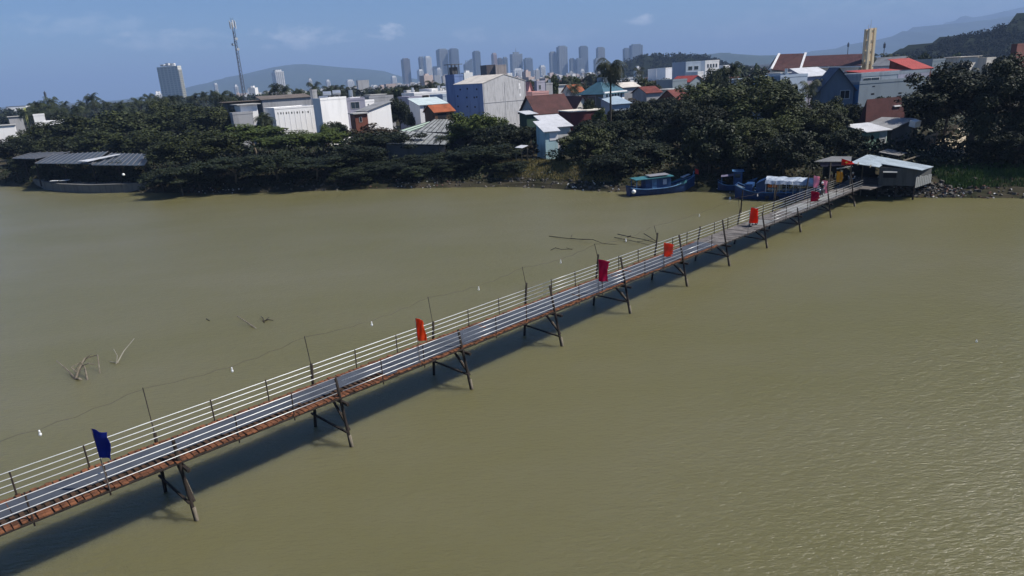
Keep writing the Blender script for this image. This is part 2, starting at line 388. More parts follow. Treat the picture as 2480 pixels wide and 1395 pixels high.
# railings
def rail(t, segs, hs, r=0.018):
    for a, b in segs:
        for h in hs:
            n = max(2, int((b - a) / 2.75) + 1); pts = []
            for i in range(n + 1):
                q = a + (b - a) * i / n; pts.append(bp(q, t + rnd.uniform(-.015, .015), dz(q) + h + rnd.uniform(-.012, .012)))
            MB().tube(pts, r, n=8).build('rail_bar', rail_m, br, smooth=True)
HB = (0.27, 0.55, 0.83, 1.1)
rail(TF + 0.03, ((S0, 27), (27.05, 57), (57.05, S1)), HB)
rail(TN - 0.03, ((S0, 8.0), (8.35, 16.6), (16.85, 31.0), (31.05, 41.9)), HB)
rail(TN - 0.03, ((42.1, 47.3),), (0.3, 0.72)); rail(TN - 0.03, ((59.5, S1),), (0.32, 0.64, 0.95))
PS = [0.0, 8.1, 16.7, 25.27, 33.5, 42.0, 49.6, 57.6, 65.9, 74.7, 82.6]
PS = [-32.6, -24.6, -16.5, -8.3] + PS
TOPN = {0.0: 3.84, 8.1: 3.72, 16.7: 3.72, 25.27: 4.25, 33.5: 4.35, 42.0: 4.4, 49.6: 4.3, 57.6: 3.6, 65.9: 2.7, 74.7: 3.65, 82.6: 3.8}
TOPF = {0.0: 3.25, 8.1: 3.88, 16.7: 3.72, 25.27: 4.08, 33.5: 4.3, 42.0: 4.35, 49.6: 3.45, 57.6: 3.6, 65.9: 5.0, 74.7: 5.2, 82.6: 3.9}
for i in range(len(PS) - 1):
    a, b = PS[i], PS[i + 1]
    for f in (0.33, 0.67):
        s = a + (b - a) * f + rnd.uniform(-.12, .12)
        for t, no in ((TN - 0.05, None), (TF + 0.05, None)):
            if t > -1 and 49.6 < s < 56: continue
            top = 1.14 + rnd.uniform(-.04, .08)
            MB().tube([bp(s, t, dz(s) - 0.28), bp(s + rnd.uniform(-.04, .04), t + rnd.uniform(-.03, .03), dz(s) + top)], 0.034, n=6).build('rail_post', post_m, br)
RODS = []
for s in PS:
    tn = TOPN.get(s, 3.8 + rnd.uniform(-.1, .2)); tf = TOPF.get(s, 3.7)
    j = rnd.uniform(-.06, .06)
    # near pile: leans, foot spread outwards
    ft = 0.0; lean = -0.19; zt = tn
    pile = MB().tube([bp(s - 0.02, ft - lean * 1.5, -1.5), bp(s, ft, 0), bp(s + j, ft + lean * dz(s), dz(s)), bp(s + j, ft + lean * zt, zt)], 0.092, 0.075, n=8).build('pile', wood_d, br, smooth=True)
    MB().tube([bp(s + .03, ft + 0.13, -0.5), bp(s + .03, ft - 0.04, 0.62)], 0.085, 0.08, n=8).build('pale_splint', wood_p, pile, smooth=True)
    fb = -3.5
    MB().tube([bp(s, fb - 0.28, -1.5), bp(s, fb, 0), bp(s + j, fb + 0.13 * dz(s), dz(s)), bp(s + j, fb + 0.13 * tf, tf)], 0.092, 0.075, n=8).build('pile', wood_d, br, smooth=True)
    d = dz(s)
    MB().bar(bp(s + 0.12, -3.55, d - 0.32), bp(s + 0.12, 0.05, d - 0.32), 0.13, 0.15).build('cross_beam', wood_d, br)
    MB().bar(bp(s - 0.12, -3.5, 0.95 + rnd.uniform(-.1, .15)), bp(s - 0.12, 0.0, 0.85 + rnd.uniform(-.15, .15)), 0.09).build('tie_beam', wood_d, br)
    bc = MB().bar(bp(s + 0.2, -1.75, d - 0.35), bp(s + 0.16, -0.2, 0.8), 0.1).build('brace', wood_d, br)
    MB().bar(bp(s + 0.25, -1.0, 1.55), bp(s + 0.22, -0.45, 1.02), 0.05).build('pale_splint', wood_p, bc)
    MB().bar(bp(s + 0.15, -3.3, 1.2), bp(s + 0.9, -2.7, d - 0.3), 0.07).build('brace', wood_d, br)
    if s < 40:                                     # thin rod that carries the lamp cable
        zt = 5.45 - 0.0115 * max(s, -10)
        MB().tube([bp(s + j, fb + 0.13 * tf, tf - 0.5), bp(s + j, -3.3, zt + 0.05)], 0.022, n=5).build('lamp_rod', post_m, br); RODS.append(bp(s + j, -3.3, zt))
    elif s in (65.9, 74.7): RODS.append(bp(s, -3.0, 5.0))
    elif s in (42.0, 57.6): 
        MB().tube([bp(s + j, fb + 0.13 * tf, tf - 0.5), bp(s + j, -3.3, 4.95)], 0.02, n=5).build('lamp_rod', post_m, br); RODS.append(bp(s + j, -3.3, 4.93))
# lamp cable with bulbs
ls = empty('light_string', RODS[4], 'thin sagging black cable with small white bulbs strung along the far side of the bridge', 'string lights')
cab = MB(); white_plastic = mat('white_plastic', (0.8, 0.8, 0.78), 0.4, var=0.05)
for a, b in zip(RODS, RODS[1:]):
    pts = []
    for i in range(13):
        t = i / 12; p = a.lerp(b, t); p.z -= 0.30 * 4 * t * (1 - t) + 0.05 * math.sin(t * 40); pts.append(p)
    cab.tube(pts, 0.010, n=5, cap=False)
    q = pts[6]
    MB().tube([q, q - Vector((0, 0, 0.14))], 0.03, 0.04, n=8).ball(q - Vector((0, 0, 0.2)), (0.062, 0.062, 0.085)).build('bulb', white_plastic, ls, smooth=True)
cab.build('cable', mat('old_cable', (.07, .058, .04), .8), ls)

# ------------------------------------------------------------------ banners
def cloth_mat(name, col):
    m = mat(name, col, 0.75, var=0.12, scale=2.0, spec=0.2); nt = m.node_tree; b = nt.nodes['Principled BSDF']; out = nt.nodes['Material Output']
    tr = nt.nodes.new('ShaderNodeBsdfTranslucent'); tr.inputs['Color'].default_value = (*[min(1, c * 1.1) for c in col], 1); mx = nt.nodes.new('ShaderNodeMixShader'); mx.inputs['Fac'].default_value = 0.5
    nt.links.new(b.outputs[0], mx.inputs[1]); nt.links.new(tr.outputs[0], mx.inputs[2]); nt.links.new(mx.outputs[0], out.inputs['Surface']); return m
def banner(kind, label, base, top_z, wdt, hgt, col, seed, dirv=None, fringe=0.06, lean=(0, 0), cat='flag', group=None, star=False, fall=0.0, slope=0.18):
    """cloth on a thin pole; base = foot of the pole, cloth hangs from the pole's top, blown to the right"""
    rr = random.Random(seed); base = Vector(base)
    f = empty(kind, base, label, cat, group)
    top = base + Vector((lean[0], lean[1], top_z - base.z))
    MB().tube([base, top], 0.022, 0.016, n=6).build('flagpole', mat('dull_pole', (0.12, 0.1, 0.09), 0.6), f)
    ax = (top - base).normalized(); dv = Vector(dirv or (0.93, -0.25, 0)).normalized(); nv = Vector((-dv.y, dv.x, 0))
    m = cloth_mat('cloth_' + kind + str(seed), col)
    nx, ny = 9, 16; mb = MB(); ph = rr.uniform(0, 6)
    def P(i, j, off):
        a = i / nx; b = j / ny
        w = wdt * (1 + (rr.uniform(-1, 1) * fringe if i == nx else 0)) * (1 - 0.12 * math.sin(b * 3.0 + ph) - 0.35 * fall * (1 - b))
        q = top - ax * (0.03 + hgt * b) + dv * (a * w) + Vector((0, 0, -a * wdt * slope * (1 - b) * 1.2))
        return q + nv * (math.sin(a * 6 + b * 4 + ph) * 0.12 * (.25 + a) * wdt + math.sin(b * 9 + a * 2 + ph) * 0.08 * a * wdt + off)
    st = rr.getstate(); rows = []
    for off in (0.004, -0.004):
        rr.setstate(st); g = [[P(i, j, off) for i in range(nx + 1)] for j in range(ny + 1)]; rows.append(g)
    for g, flip in zip(rows, (0, 1)):
        b0 = len(mb.v)
        for r_ in g: mb.v += [tuple(p) for p in r_]
        for j in range(ny):
            for i in range(nx):
                a = b0 + j * (nx + 1) + i; q = (a, a + 1, a + nx + 2, a + nx + 1); mb.f.append(q if not flip else q[::-1])
    cl = mb.build('cloth', m, f, smooth=True)
    if star:
        rr.setstate(st); g = rows[1] if (rows[1][8][5] - rows[0][8][5]).y < 0 else rows[0]
        c = g[8][4]; ux = (g[8][7] - g[8][2]).normalized(); uz = (g[4][4] - g[12][4]).normalized(); nn = ux.cross(uz)
        if nn.y > 0: nn = -nn
        rad = 0.3 * hgt; pts = []
        for k in range(10):
            th = math.pi / 2 + k * math.pi / 5; r_ = rad if k % 2 == 0 else rad * 0.4
            pts.append(c + ux * math.cos(th) * r_ + uz * math.sin(th) * r_ + nn * 0.05)
        sb = MB(); b0 = len(pts); sb.v = [tuple(p) for p in pts] + [tuple(p - nn * 0.01) for p in pts] + [tuple(c + nn * 0.055)]
        for k in range(10): sb.f.append((k, (k + 1) % 10, 20)); sb.f.append((k, 10 + k, 10 + (k + 1) % 10, (k + 1) % 10))
        sb.build('star', mat('star_yellow', (0.85, 0.6, 0.02), 0.6, var=0.05), cl)
    return f
def on_rail(u, v, near=True):
    """point of the deck edge seen at the photo pixel"""
    best = None
    for i in range(-80, 870):
        s = i / 10; p = bp(s, TN if near else TF, dz(s)); q = proj(p); d = abs(q[0] - u)
        if best is None or d < best[0]: best = (d, s)
    return best[1]
def ban(u, v, vt, label, col, wpx, hpx, seed, near=True, **kw):
    s = on_rail(u, v, near); base = bp(s, (TN + 0.03) if near else (TF - 0.03), dz(s) - 0.05)
    d = (base - Vector((0, 0, CAMH))).dot(FWD); k = d / FPX
    ztop = base.z
    while proj((base.x, base.y, ztop))[1] > vt and ztop < 9: ztop += 0.02
    return banner('banner', label, base, ztop, wpx * k, hpx * k * 1.06, col, seed, **kw)
ban(268, 1172, 1037, 'dark blue banner on a pole at the near railing, nearest flag of all', (0.012, 0.03, 0.30), 38, 72, 21, lean=(-0.12, 0.0), fringe=0.02, fall=-0.3)
ban(1017, 884, 770, 'orange banner with a rounded top on the railing at the bright middle of the bridge', (0.98, 0.11, 0.02), 26, 54, 22, fall=0.9)
ban(1449, 715, 627, 'crimson pink banner in front of a dark pile on the bridge', (0.55, 0.006, 0.08), 24, 52, 23)
ban(1607, 648, 587, 'small orange banner with a jagged edge just right of a tall far pile', (0.98, 0.13, 0.05), 19, 33, 24, fringe=0.2)
ban(1810, 563, 502, 'bright red orange banner hiding a motorbike rider on the bridge', (0.98, 0.06, 0.012), 17, 36, 25, lean=(0.25, 0), fringe=0.1)
ban(1961, 502, 462, 'dark pink ragged banner on the near rail by the long blue boat', (0.45, 0.008, 0.06), 17, 24, 26, fringe=0.25)
ban(1968, 458, 425, 'upright pale pink banner on the far rail in front of the boat canopy', (0.9, 0.46, 0.56), 12, 27, 27, near=False, fringe=0.05)
ban(1990, 452, 436, 'pale pink banner leaning over white motorbike mirrors near the bridge end', (0.9, 0.42, 0.52), 13, 30, 28, near=False, fringe=0.05)
ban(2024, 441, 414, 'yellow orange banner under the dark awning at the bridge end', (0.95, 0.5, 0.03), 13, 25, 29, near=False, fringe=0.04)
pf = aty(2037, 404, 86.5)
banner('national_flag', 'red flag with a yellow star in front of the pale metal roof', (pf.x, pf.y, 2.2), aty(2037, 383.5, 86.5).z, 1.25, 0.85, (0.62, 0.02, 0.012), 30, star=True, dirv=(1, -0.12, 0), slope=0.3)
# ------------------------------------------------------------------ buildings
white = wall('white_render', (0.80, 0.79, 0.78), 0.82); offw = wall('off_white_render', (0.62, 0.61, 0.6), 0.7)
grey_w = wall('grey_render', (0.36, 0.36, 0.37), 0.6); violet_w = wall('violet_grey_render', (0.36, 0.35, 0.42), 0.75)
conc = wall('streaky_concrete', (0.50, 0.495, 0.50), 0.55, scale=1.6); blue_w = wall('blue_painted_wall', (0.15, 0.22, 0.40), 0.66)
pink_w = wall('pink_render', (0.66, 0.37, 0.34), 0.75); teal_w = wall('turquoise_render', (0.40, 0.56, 0.58), 0.7, scale=0.8); cream_w = wall('cream_render', (0.7, 0.65, 0.56), 0.7)
maroon_w = wall('maroon_sheet_wall', (0.10, 0.025, 0.03), 0.8); rust_w = wall('rust_red_wall', (0.20, 0.07, 0.045), 0.6); tan_w = wall('tan_tower_render', (0.80, 0.66, 0.44), 0.8)
pblue_w = wall('pale_blue_render', (0.36, 0.43, 0.52), 0.8); green_w = wall('faded_green_wall', (0.24, 0.38, 0.30), 0.6); slate_w = wall('blue_slate_wall', (0.15, 0.185, 0.23), 0.8)
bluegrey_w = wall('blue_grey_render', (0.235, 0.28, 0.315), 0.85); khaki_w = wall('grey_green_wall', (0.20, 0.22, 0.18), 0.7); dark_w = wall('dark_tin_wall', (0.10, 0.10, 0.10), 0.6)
r_red = roofm('red_tile_roof', (0.16, 0.038, 0.028), 0.55); r_mar = roofm('maroon_tile_roof', (0.078, 0.025, 0.023), 0.6); r_org = roofm('orange_tile_roof', (0.34, 0.095, 0.035), 0.6)
r_brt = roofm('bright_red_sheet_roof', (0.34, 0.055, 0.045), 0.8); r_teal = roofm('blue_green_roof', (0.045, 0.12, 0.165), 0.75); r_grey = roofm('grey_sheet_roof', (0.30, 0.30, 0.30), 0.65, rows=1.5)
r_pale = roofm('pale_sheet_roof', (0.52, 0.53, 0.56), 0.75, rows=1.5); r_beige = roofm('bleached_roof', (0.62, 0.57, 0.5), 0.75, rows=1.0); r_brown = roofm('brown_sheet_roof', (0.16, 0.13, 0.11), 0.6, rows=1.5)
r_blue = roofm('pale_blue_sheet_roof', (0.30, 0.38, 0.46), 0.8, rows=1.5); r_slab = wall('roof_slab', (0.4, 0.39, 0.37), 0.7); r_slate = roofm('dark_blue_roof', (0.07, 0.09, 0.14), 0.7); r_turq = roofm('turquoise_sheet_roof', (0.50, 0.58, 0.59), 0.8, rows=1.5)
glass = mat('dark_window_glass', (0.03, 0.045, 0.06), 0.15, var=0.3, spec=0.6); frame_m = mat('pale_window_frame', (0.55, 0.55, 0.55), 0.6, var=0.05)
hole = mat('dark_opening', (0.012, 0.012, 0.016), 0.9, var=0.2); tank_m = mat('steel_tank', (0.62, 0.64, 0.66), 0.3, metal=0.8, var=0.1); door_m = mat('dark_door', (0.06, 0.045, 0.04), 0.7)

class Bld: pass
def bld(name, label, u0, uc, u2, vt, Y, a=38, wm=None, roof='flat', rm=None, rise=1.8, over=0.4, depth=None, width=None, zb=None, cat='house', group=None, par=0.45):
    """box building: u0 | uc | u2 = photo columns of the left end, the nearest corner and the right end of its top edge, vt = row of the corner's top"""
    a = R(a); C = aty(uc, vt, Y); zt = C.z
    er = Vector((math.cos(a), math.sin(a), 0)); el = Vector((-math.sin(a), math.cos(a), 0))
    def solve(dv, u, sgn):
        lo, hi = 0.05, 90.0
        for _ in range(50):
            m_ = (lo + hi) / 2; q = proj(C + dv * m_)[0]
            if (q - u) * sgn < 0: lo = m_
            else: hi = m_
        return lo
    Lr = width or solve(er, u2, 1); Ll = depth or solve(el, u0, -1)
    B = Bld(); B.C = C; B.er, B.el, B.Lr, B.Ll, B.zt = er, el, Lr, Ll, zt
    ctr = C + er * Lr / 2 + el * Ll / 2
    B.zb = zb if zb is not None else land_z(ctr.x, ctr.y) - 0.3
    B.o = empty(name, (ctr.x, ctr.y, B.zb), label, cat, group); B.wm = wm or white
    pt = lambda r_, l_, z: Vector((C.x, C.y, 0)) + er * r_ + el * l_ + Vector((0, 0, z))
    B.pt = pt
    w = MB(); w.prism([pt(0, 0, 0), pt(Lr, 0, 0), pt(Lr, Ll, 0), pt(0, Ll, 0)], B.zb, zt)
    o = over; rf = MB()
    if roof == 'flat':
        t = 0.2
        for (x0, y0, x1, y1) in ((-.06, -.06, Lr + .06, t), (-.06, Ll - t, Lr + .06, Ll + .06), (-.06, t, t, Ll - t), (Lr - t, t, Lr + .06, Ll - t)):
            rf.prism([pt(x0, y0, 0), pt(x1, y0, 0), pt(x1, y1, 0), pt(x0, y1, 0)], zt - 0.15, zt + par)
        w.prism([pt(t, t, 0), pt(Lr - t, t, 0), pt(Lr - t, Ll - t, 0), pt(t, Ll - t, 0)], zt - 0.2, zt + 0.03)
        B.roof = rf.build('parapet', rm or B.wm, B.o)
    elif roof == 'slab':
        rf.prism([pt(-o, -o, 0), pt(Lr + o, -o, 0), pt(Lr + o, Ll + o, 0), pt(-o, Ll + o, 0)], zt + 0.003, zt + 0.22); B.roof = rf.build('roof', rm or r_slab, B.o)
    elif roof in ('gable_r', 'gable_l'):         # ridge along the right-hand face / along the left-hand face (gable above the right-hand face)
        zr = zt + rise; th = 0.12
        if roof == 'gable_r':
            k = rise / (Ll / 2); zo = zt - k * o
            rf.slab(pt(-o, -o, zo), pt(Lr + o, -o, zo), pt(Lr + o, Ll / 2, zr), pt(-o, Ll / 2, zr), th); rf.slab(pt(Lr + o, Ll + o, zo), pt(-o, Ll + o, zo), pt(-o, Ll / 2 + .01, zr), pt(Lr + o, Ll / 2 + .01, zr), th)
            for r_ in (0.0, Lr): w.prism([pt(r_ - .004, .05, 0), pt(r_ + .004, .05, 0), pt(r_ + .004, Ll / 2, 0), pt(r_ - .004, Ll / 2, 0)], zt - .2, [zt - th, zt - th, zr - th, zr - th]); w.prism([pt(r_ - .004, Ll / 2, 0), pt(r_ + .004, Ll / 2, 0), pt(r_ + .004, Ll - .05, 0), pt(r_ - .004, Ll - .05, 0)], zt - .2, [zr - th, zr - th, zt - th, zt - th])
        else:
            k = rise / (Lr / 2); zo = zt - k * o
            rf.slab(pt(-o, Ll + o, zo), pt(-o, -o, zo), pt(Lr / 2, -o, zr), pt(Lr / 2, Ll + o, zr), th); rf.slab(pt(Lr + o, -o, zo), pt(Lr + o, Ll + o, zo), pt(Lr / 2 + .01, Ll + o, zr), pt(Lr / 2 + .01, -o, zr), th)
            for l_ in (0.0, Ll): w.prism([pt(.05, l_ - .004, 0), pt(Lr / 2, l_ - .004, 0), pt(Lr / 2, l_ + .004, 0), pt(.05, l_ + .004, 0)], zt - .2, [zt - th, zr - th, zr - th, zt - th]); w.prism([pt(Lr / 2, l_ - .004, 0), pt(Lr - .05, l_ - .004, 0), pt(Lr - .05, l_ + .004, 0), pt(Lr / 2, l_ + .004, 0)], zt - .2, [zr - th, zt - th, zt - th, zr - th])
        B.roof = rf.build('roof', rm or r_red, B.o)
    elif roof == 'hip':
        zr = zt + rise; k = min(Lr, Ll) / 2; th = 0.12; zo = zt - rise / k * o
        a_, b_, c_, d_ = pt(-o, -o, zo), pt(Lr + o, -o, zo), pt(Lr + o, Ll + o, zo), pt(-o, Ll + o, zo)
        if Lr >= Ll: e_, f_ = pt(k, Ll / 2, zr), pt(Lr - k + .02, Ll / 2, zr); rf.quad(a_, b_, f_, e_).quad(c_, d_, e_, f_).quad(b_, c_, f_).quad(d_, a_, e_)
        else: e_, f_ = pt(Lr / 2, k, zr), pt(Lr / 2, Ll - k + .02, zr); rf.quad(b_, c_, f_, e_).quad(d_, a_, e_, f_).quad(a_, b_, e_).quad(c_, d_, f_)
        rf.prism([a_, b_, c_, d_], zo - th, zo - 0.004); B.roof = rf.build('roof', rm or r_red, B.o)
    elif roof == 'shed':                          # falls towards the viewer along el
        rf.slab(pt(-o, -o, zt - .05), pt(Lr + o, -o, zt - .05), pt(Lr + o, Ll + o, zt + rise), pt(-o, Ll + o, zt + rise), 0.1)
        w.prism([pt(.02, .05, 0), pt(Lr - .02, .05, 0), pt(Lr - .02, Ll - .02, 0), pt(.02, Ll - .02, 0)], zt - .3, [zt - .14, zt - .14, zt + rise - .14, zt + rise - .14]); B.roof = rf.build('roof', rm or r_grey, B.o)
    elif roof == 'mono':                          # rises along er
        rf.slab(pt(-o, -o, zt + .02), pt(Lr + o, -o, zt + rise), pt(Lr + o, Ll + o, zt + rise), pt(-o, Ll + o, zt + .02), 0.1)
        w.prism([pt(.05, .02, 0), pt(Lr - .02, .02, 0), pt(Lr - .02, Ll - .02, 0), pt(.05, Ll - .02, 0)], zt - .3, [zt - .1, zt + rise - .14, zt + rise - .14, zt - .1]); B.roof = rf.build('roof', rm or r_grey, B.o)
    B.wall = w.build('wall', B.wm, B.o)
    return B
def hit(B, face, u, v):
    r_ = ray(u, v); n = Vector((math.sin(math.atan2(B.er.y, B.er.x)), -math.cos(math.atan2(B.er.y, B.er.x)), 0)) if face == 'r' else Vector((-B.er.x, -B.er.y, 0))
    o = Vector((0, 0, CAMH)); t = (B.C - o).dot(n) / r_.dot(n); p = o + r_ * t
    return (p - B.C).dot(B.er if face == 'r' else B.el), p.z
def opening(B, face, u0, v0, u1, v1, kind='window', m=None, fr=0.07, out=0.03, depth=0.06, frm=None):
    s0, z1 = hit(B, face, u0, v0); s1, z0 = hit(B, face, u1, v1)
    s0, s1 = min(s0, s1), max(s0, s1); L_ = B.Lr if face == 'r' else B.Ll
    s0 = max(0.1, s0); s1 = min(L_ - 0.1, max(s1, s0 + .15)); z0, z1 = min(z0, z1), max(z0, z1)
    P = (lambda s, d, z: B.pt(s, -d, z)) if face == 'r' else (lambda s, d, z: B.pt(-d, s, z))
    ax = B.er if face == 'r' else B.el
    w = MB().box((P((s0 + s1) / 2, out - depth / 2, (z0 + z1) / 2)), (s1 - s0, depth, z1 - z0), ax).build(kind, m or glass, B.o)
    if fr:
        f = MB()
        for s_, sz, zz, hz_ in (((s0 + s1) / 2, s1 - s0 + 2 * fr, z1 + fr / 2, fr), ((s0 + s1) / 2, s1 - s0 + 2 * fr, z0 - fr / 2, fr)): f.box(P(s_, out, zz), (sz, .1, hz_), ax)
        for s_ in ((s0 - fr / 2, s1 + fr / 2, (s0 + s1) / 2) if s1 - s0 > .6 else (s0 - fr / 2, s1 + fr / 2)): f.box(P(s_, out + .004, (z0 + z1) / 2), (fr if s_ != (s0 + s1) / 2 else fr * .6, .1, z1 - z0 + .06), ax)
        f.build('frame', frm or frame_m, w)
    return w
def win_row(B, face, n, z, w=1.0, h=1.2, m=None, kind='window', margin=0.8):
    L_ = B.Lr if face == 'r' else B.Ll; P = (lambda s, d, zz: B.pt(s, -d, zz)) if face == 'r' else (lambda s, d, zz: B.pt(-d, s, zz)); ax = B.er if face == 'r' else B.el
    for i in range(n):
        s = margin + (L_ - 2 * margin) * (i + .5) / n
        q = MB().box(P(s, 0.0, z), (min(w, L_ / n * .7), .06, h), ax).build(kind, m or glass, B.o)
        MB().box(P(s, .02, z + h / 2 + .05), (min(w, L_ / n * .7) + .2, .14, .1), ax).box(P(s, .02, z - h / 2 - .05), (min(w, L_ / n * .7) + .2, .14, .1), ax).box(P(s - min(w, L_ / n * .7) / 2 - .03, .018, z), (.07, .1, h + .06), ax).box(P(s + min(w, L_ / n * .7) / 2 + .03, .018, z), (.07, .1, h + .06), ax).build('frame', frame_m, q)
def tank(label, u, v, Y, r=0.6, l=1.5, horizontal=True, group=None):
    p = aty(u, v, Y); o = empty('water_tank', (p.x, p.y, p.z), label, 'water tank', group)
    if horizontal:
        d = Vector((0.9, 0.3, 0)).normalized() * l / 2
        MB().tube([p - d * 1.12, p - d, p + d, p + d * 1.12], r, n=14).build('cylinder', tank_m, o, smooth=False)
        m = MB()
        for sgn in (-.6, .6): m.box(p + d * sgn - Vector((0, 0, r + .2)), (.12, r * 1.8, .7), d)
        m.build('stand', frame_m, o)
    else:
        MB().tube([p - Vector((0, 0, l / 2)), p + Vector((0, 0, l / 2)), p + Vector((0, 0, l / 2 + r * .35))], r, n=14).build('cylinder', tank_m, o)
        MB().box(p - Vector((0, 0, l / 2 + .4)), (r * 1.6, r * 1.6, .8)).build('stand', frame_m, o)

# --- left edge
bld('low_house', 'low white house at the far left edge behind dark bushes', -45, -40, 34, 308, 250, 32, white, 'slab', depth=9)
bld('low_house', 'grey flat roofed house just above the low white house at the left edge', 14, 20, 54, 284, 290, 35, grey_w, 'slab', depth=9)
bld('low_house', 'small white house half hidden left of the tallest left palm clump', 76, 80, 107, 280, 275, 32, white, 'flat', depth=8)
bld('low_house', 'long low white house behind the first palms at left', 100, 105, 153, 297, 245, 30, white, 'flat', depth=9)
bld('roof_pillar', 'slim yellow green pillar beside the grey house at left', 55, 57, 62, 264, 285, 35, mat('yellow_green_paint', (0.4, 0.42, 0.14), 0.8), 'flat', cat='pillar', depth=1.2)
bld('warehouse', 'far white warehouse on the left horizon', 10, 14, 62, 258.5, 900, 20, white, 'slab', depth=20, cat='building')
# --- white villa with balcony
B = bld('white_house', 'white flat roofed house with a grey balcony left of the long white wall', 574, 581, 622, 255, 200, 30, white, 'slab', over=0.9, depth=9)
B = bld('balcony_room', 'grey balcony block in front of the flat roofed white house', 558, 563, 612, 277, 195, 30, grey_w, 'flat', depth=4, cat='house')
bld('long_roof', 'long dark brown flat roof stretching left above the white balcony house', 536, 546, 640, 249, 225, 28, dark_w, 'slab', r_brown, over=1.2, depth=7, cat='house')
bld('long_roof', 'long grey sheet roof behind the long white wall', 628, 634, 752, 241, 228, 28, grey_w, 'shed', r_brown, rise=1.0, depth=9, cat='house')
B = bld('long_white_building', 'long white building with a row of small vents below its parapet', 655, 664, 762, 264, 195, 34, white, 'flat', depth=10, cat='building', par=0.3)
for i in range(12):
    u = 672 + i * 6.6; opening(B, 'r', u, 272.5 - i * .35, u + 3.4, 277 - i * .35, 'vent', hole, fr=0)
for i in range(7):
    s = B.Lr * (i + .7) / 7.6; MB().box(B.pt(s, -.01, B.zt - 3.4), (.22, .08, 5.2), B.er).build('pilaster', B.wm, B.o)
B = bld('white_block', 'tall plain white block with a shaded left side and steel tanks on its roof', 757, 775, 838, 242, 188, 50, white, 'flat', cat='building')
bld('stair_tower', 'small grey stair tower behind the left shoulder of the tall white block', 750, 756, 767, 221, 205, 40, grey_w, 'flat', cat='building')
tank('lying steel tank at the left on the roof of the tall white block', 792, 228, 196, 0.75, 1.9); tank('lying steel tank at the right on the roof of the tall white block', 815, 225, 198, 0.75, 1.9)
tank('upright steel tank behind the roof of the tall white block', 849, 226, 230, 0.7, 1.6, False)
p = aty(783, 237, 190); o = empty('solar_heater', (p.x, p.y, p.z), 'tilted solar water heater on the tall white block', 'solar heater')
MB().slab(p + Vector((-1.2, -.5, -.3)), p + Vector((1.2, -.3, -.3)), p + Vector((1.2, .5, .5)), p + Vector((-1.2, .3, .5)), .08).build('panel', tank_m, o); MB().box(p + Vector((0, .2, -.5)), (1.9, .1, .9)).build('stand', frame_m, o)
B = bld('violet_house', 'violet grey house with one wide dark window right of the tall white block', 834, 838, 883, 243, 196, 22, violet_w, 'flat', depth=9)
opening(B, 'r', 849, 248, 871, 262)
bld('roof_box', 'white box on the roof of the violet grey house', 846, 848, 872, 240, 199, 22, white, 'flat', depth=3, cat='house', zb=None)
B = bld('white_house', 'small white house with one slit window right of the violet grey house', 880, 884, 906, 246, 204, 40, white, 'flat', depth=7); opening(B, 'r', 891, 252, 894, 260)
bld('grey_house', 'wide grey house with rooftop boxes left of the round dark tree', 888, 894, 952, 237, 232, 30, grey_w, 'flat', depth=11)
B = bld('rooftop_hut', 'grey rooftop hut with a dark opening on the wide grey house', 894, 898, 934, 231, 238, 30, offw, 'slab', depth=6, cat='house'); opening(B, 'r', 905, 233, 912, 239, m=hole, fr=0)
B = bld('white_shed', 'white gabled shed with a slanting grey roof left of the round tree', 862, 889, 947, 269, 178, 40, white, 'mono', r_grey, rise=2.0)
B = bld('rust_room', 'rust red lean-to room in front of the white gabled shed', 855, 859, 889, 277, 172, 25, rust_w, 'slab', r_slab, depth=5); opening(B, 'r', 870, 284, 877, 295, 'door', hole, fr=.06)
# --- cluster left of the blue house
B = bld('white_house', 'white house with a dark recess and roof clutter behind the turquoise eave', 972, 1003, 1090, 228, 238, 32, white, 'flat', depth=10); opening(B, 'r', 1022, 231, 1040, 247, 'recess', hole, fr=0)
bld('white_house', 'brightest white upper storey left of the blue wall', 1030, 1046, 1086, 218, 250, 35, white, 'flat', depth=9)
bld('white_house', 'small white block with a steel tank at the left of the bright white storey', 978, 985, 1004, 222, 252, 38, offw, 'flat')
tank('small upright tank on the small white block', 999, 218, 250, .5, 1.2, False)
for k, (u, v) in enumerate(((1063, 213), (1074, 212), (1082, 214))): tank(['left', 'middle', 'right'][k] + ' tank of three on the brightest white storey', u, v, 250, .5, 1.3, k == 1, 'tanks on the white storey')
bld('violet_house', 'plain violet grey house below the roof clutter by the round tree', 985, 990, 1022, 238, 215, 30, violet_w, 'flat', depth=9)
B = bld('white_house', 'white house with a turquoise sloping eave and lattice window', 1008, 1016, 1082, 254, 190, 26, white, 'shed', r_turq, rise=1.6, depth=8); opening(B, 'r', 1026, 257, 1034, 272)
bld('pale_house', 'pale blue house between the turquoise eave and the blue wall', 1066, 1072, 1097, 232, 225, 36, pblue_w, 'flat', depth=8)
B = bld('orange_roof_house', 'open shed with an orange tiled roof at the foot of the blue wall', 1042, 1052, 1099, 270, 176, 30, wall('dark_brown_wall', (.10, .06, .04)), 'gable_r', r_org, rise=1.5, depth=6)
opening(B, 'r', 1060, 275, 1082, 288, 'opening', hole, fr=0)
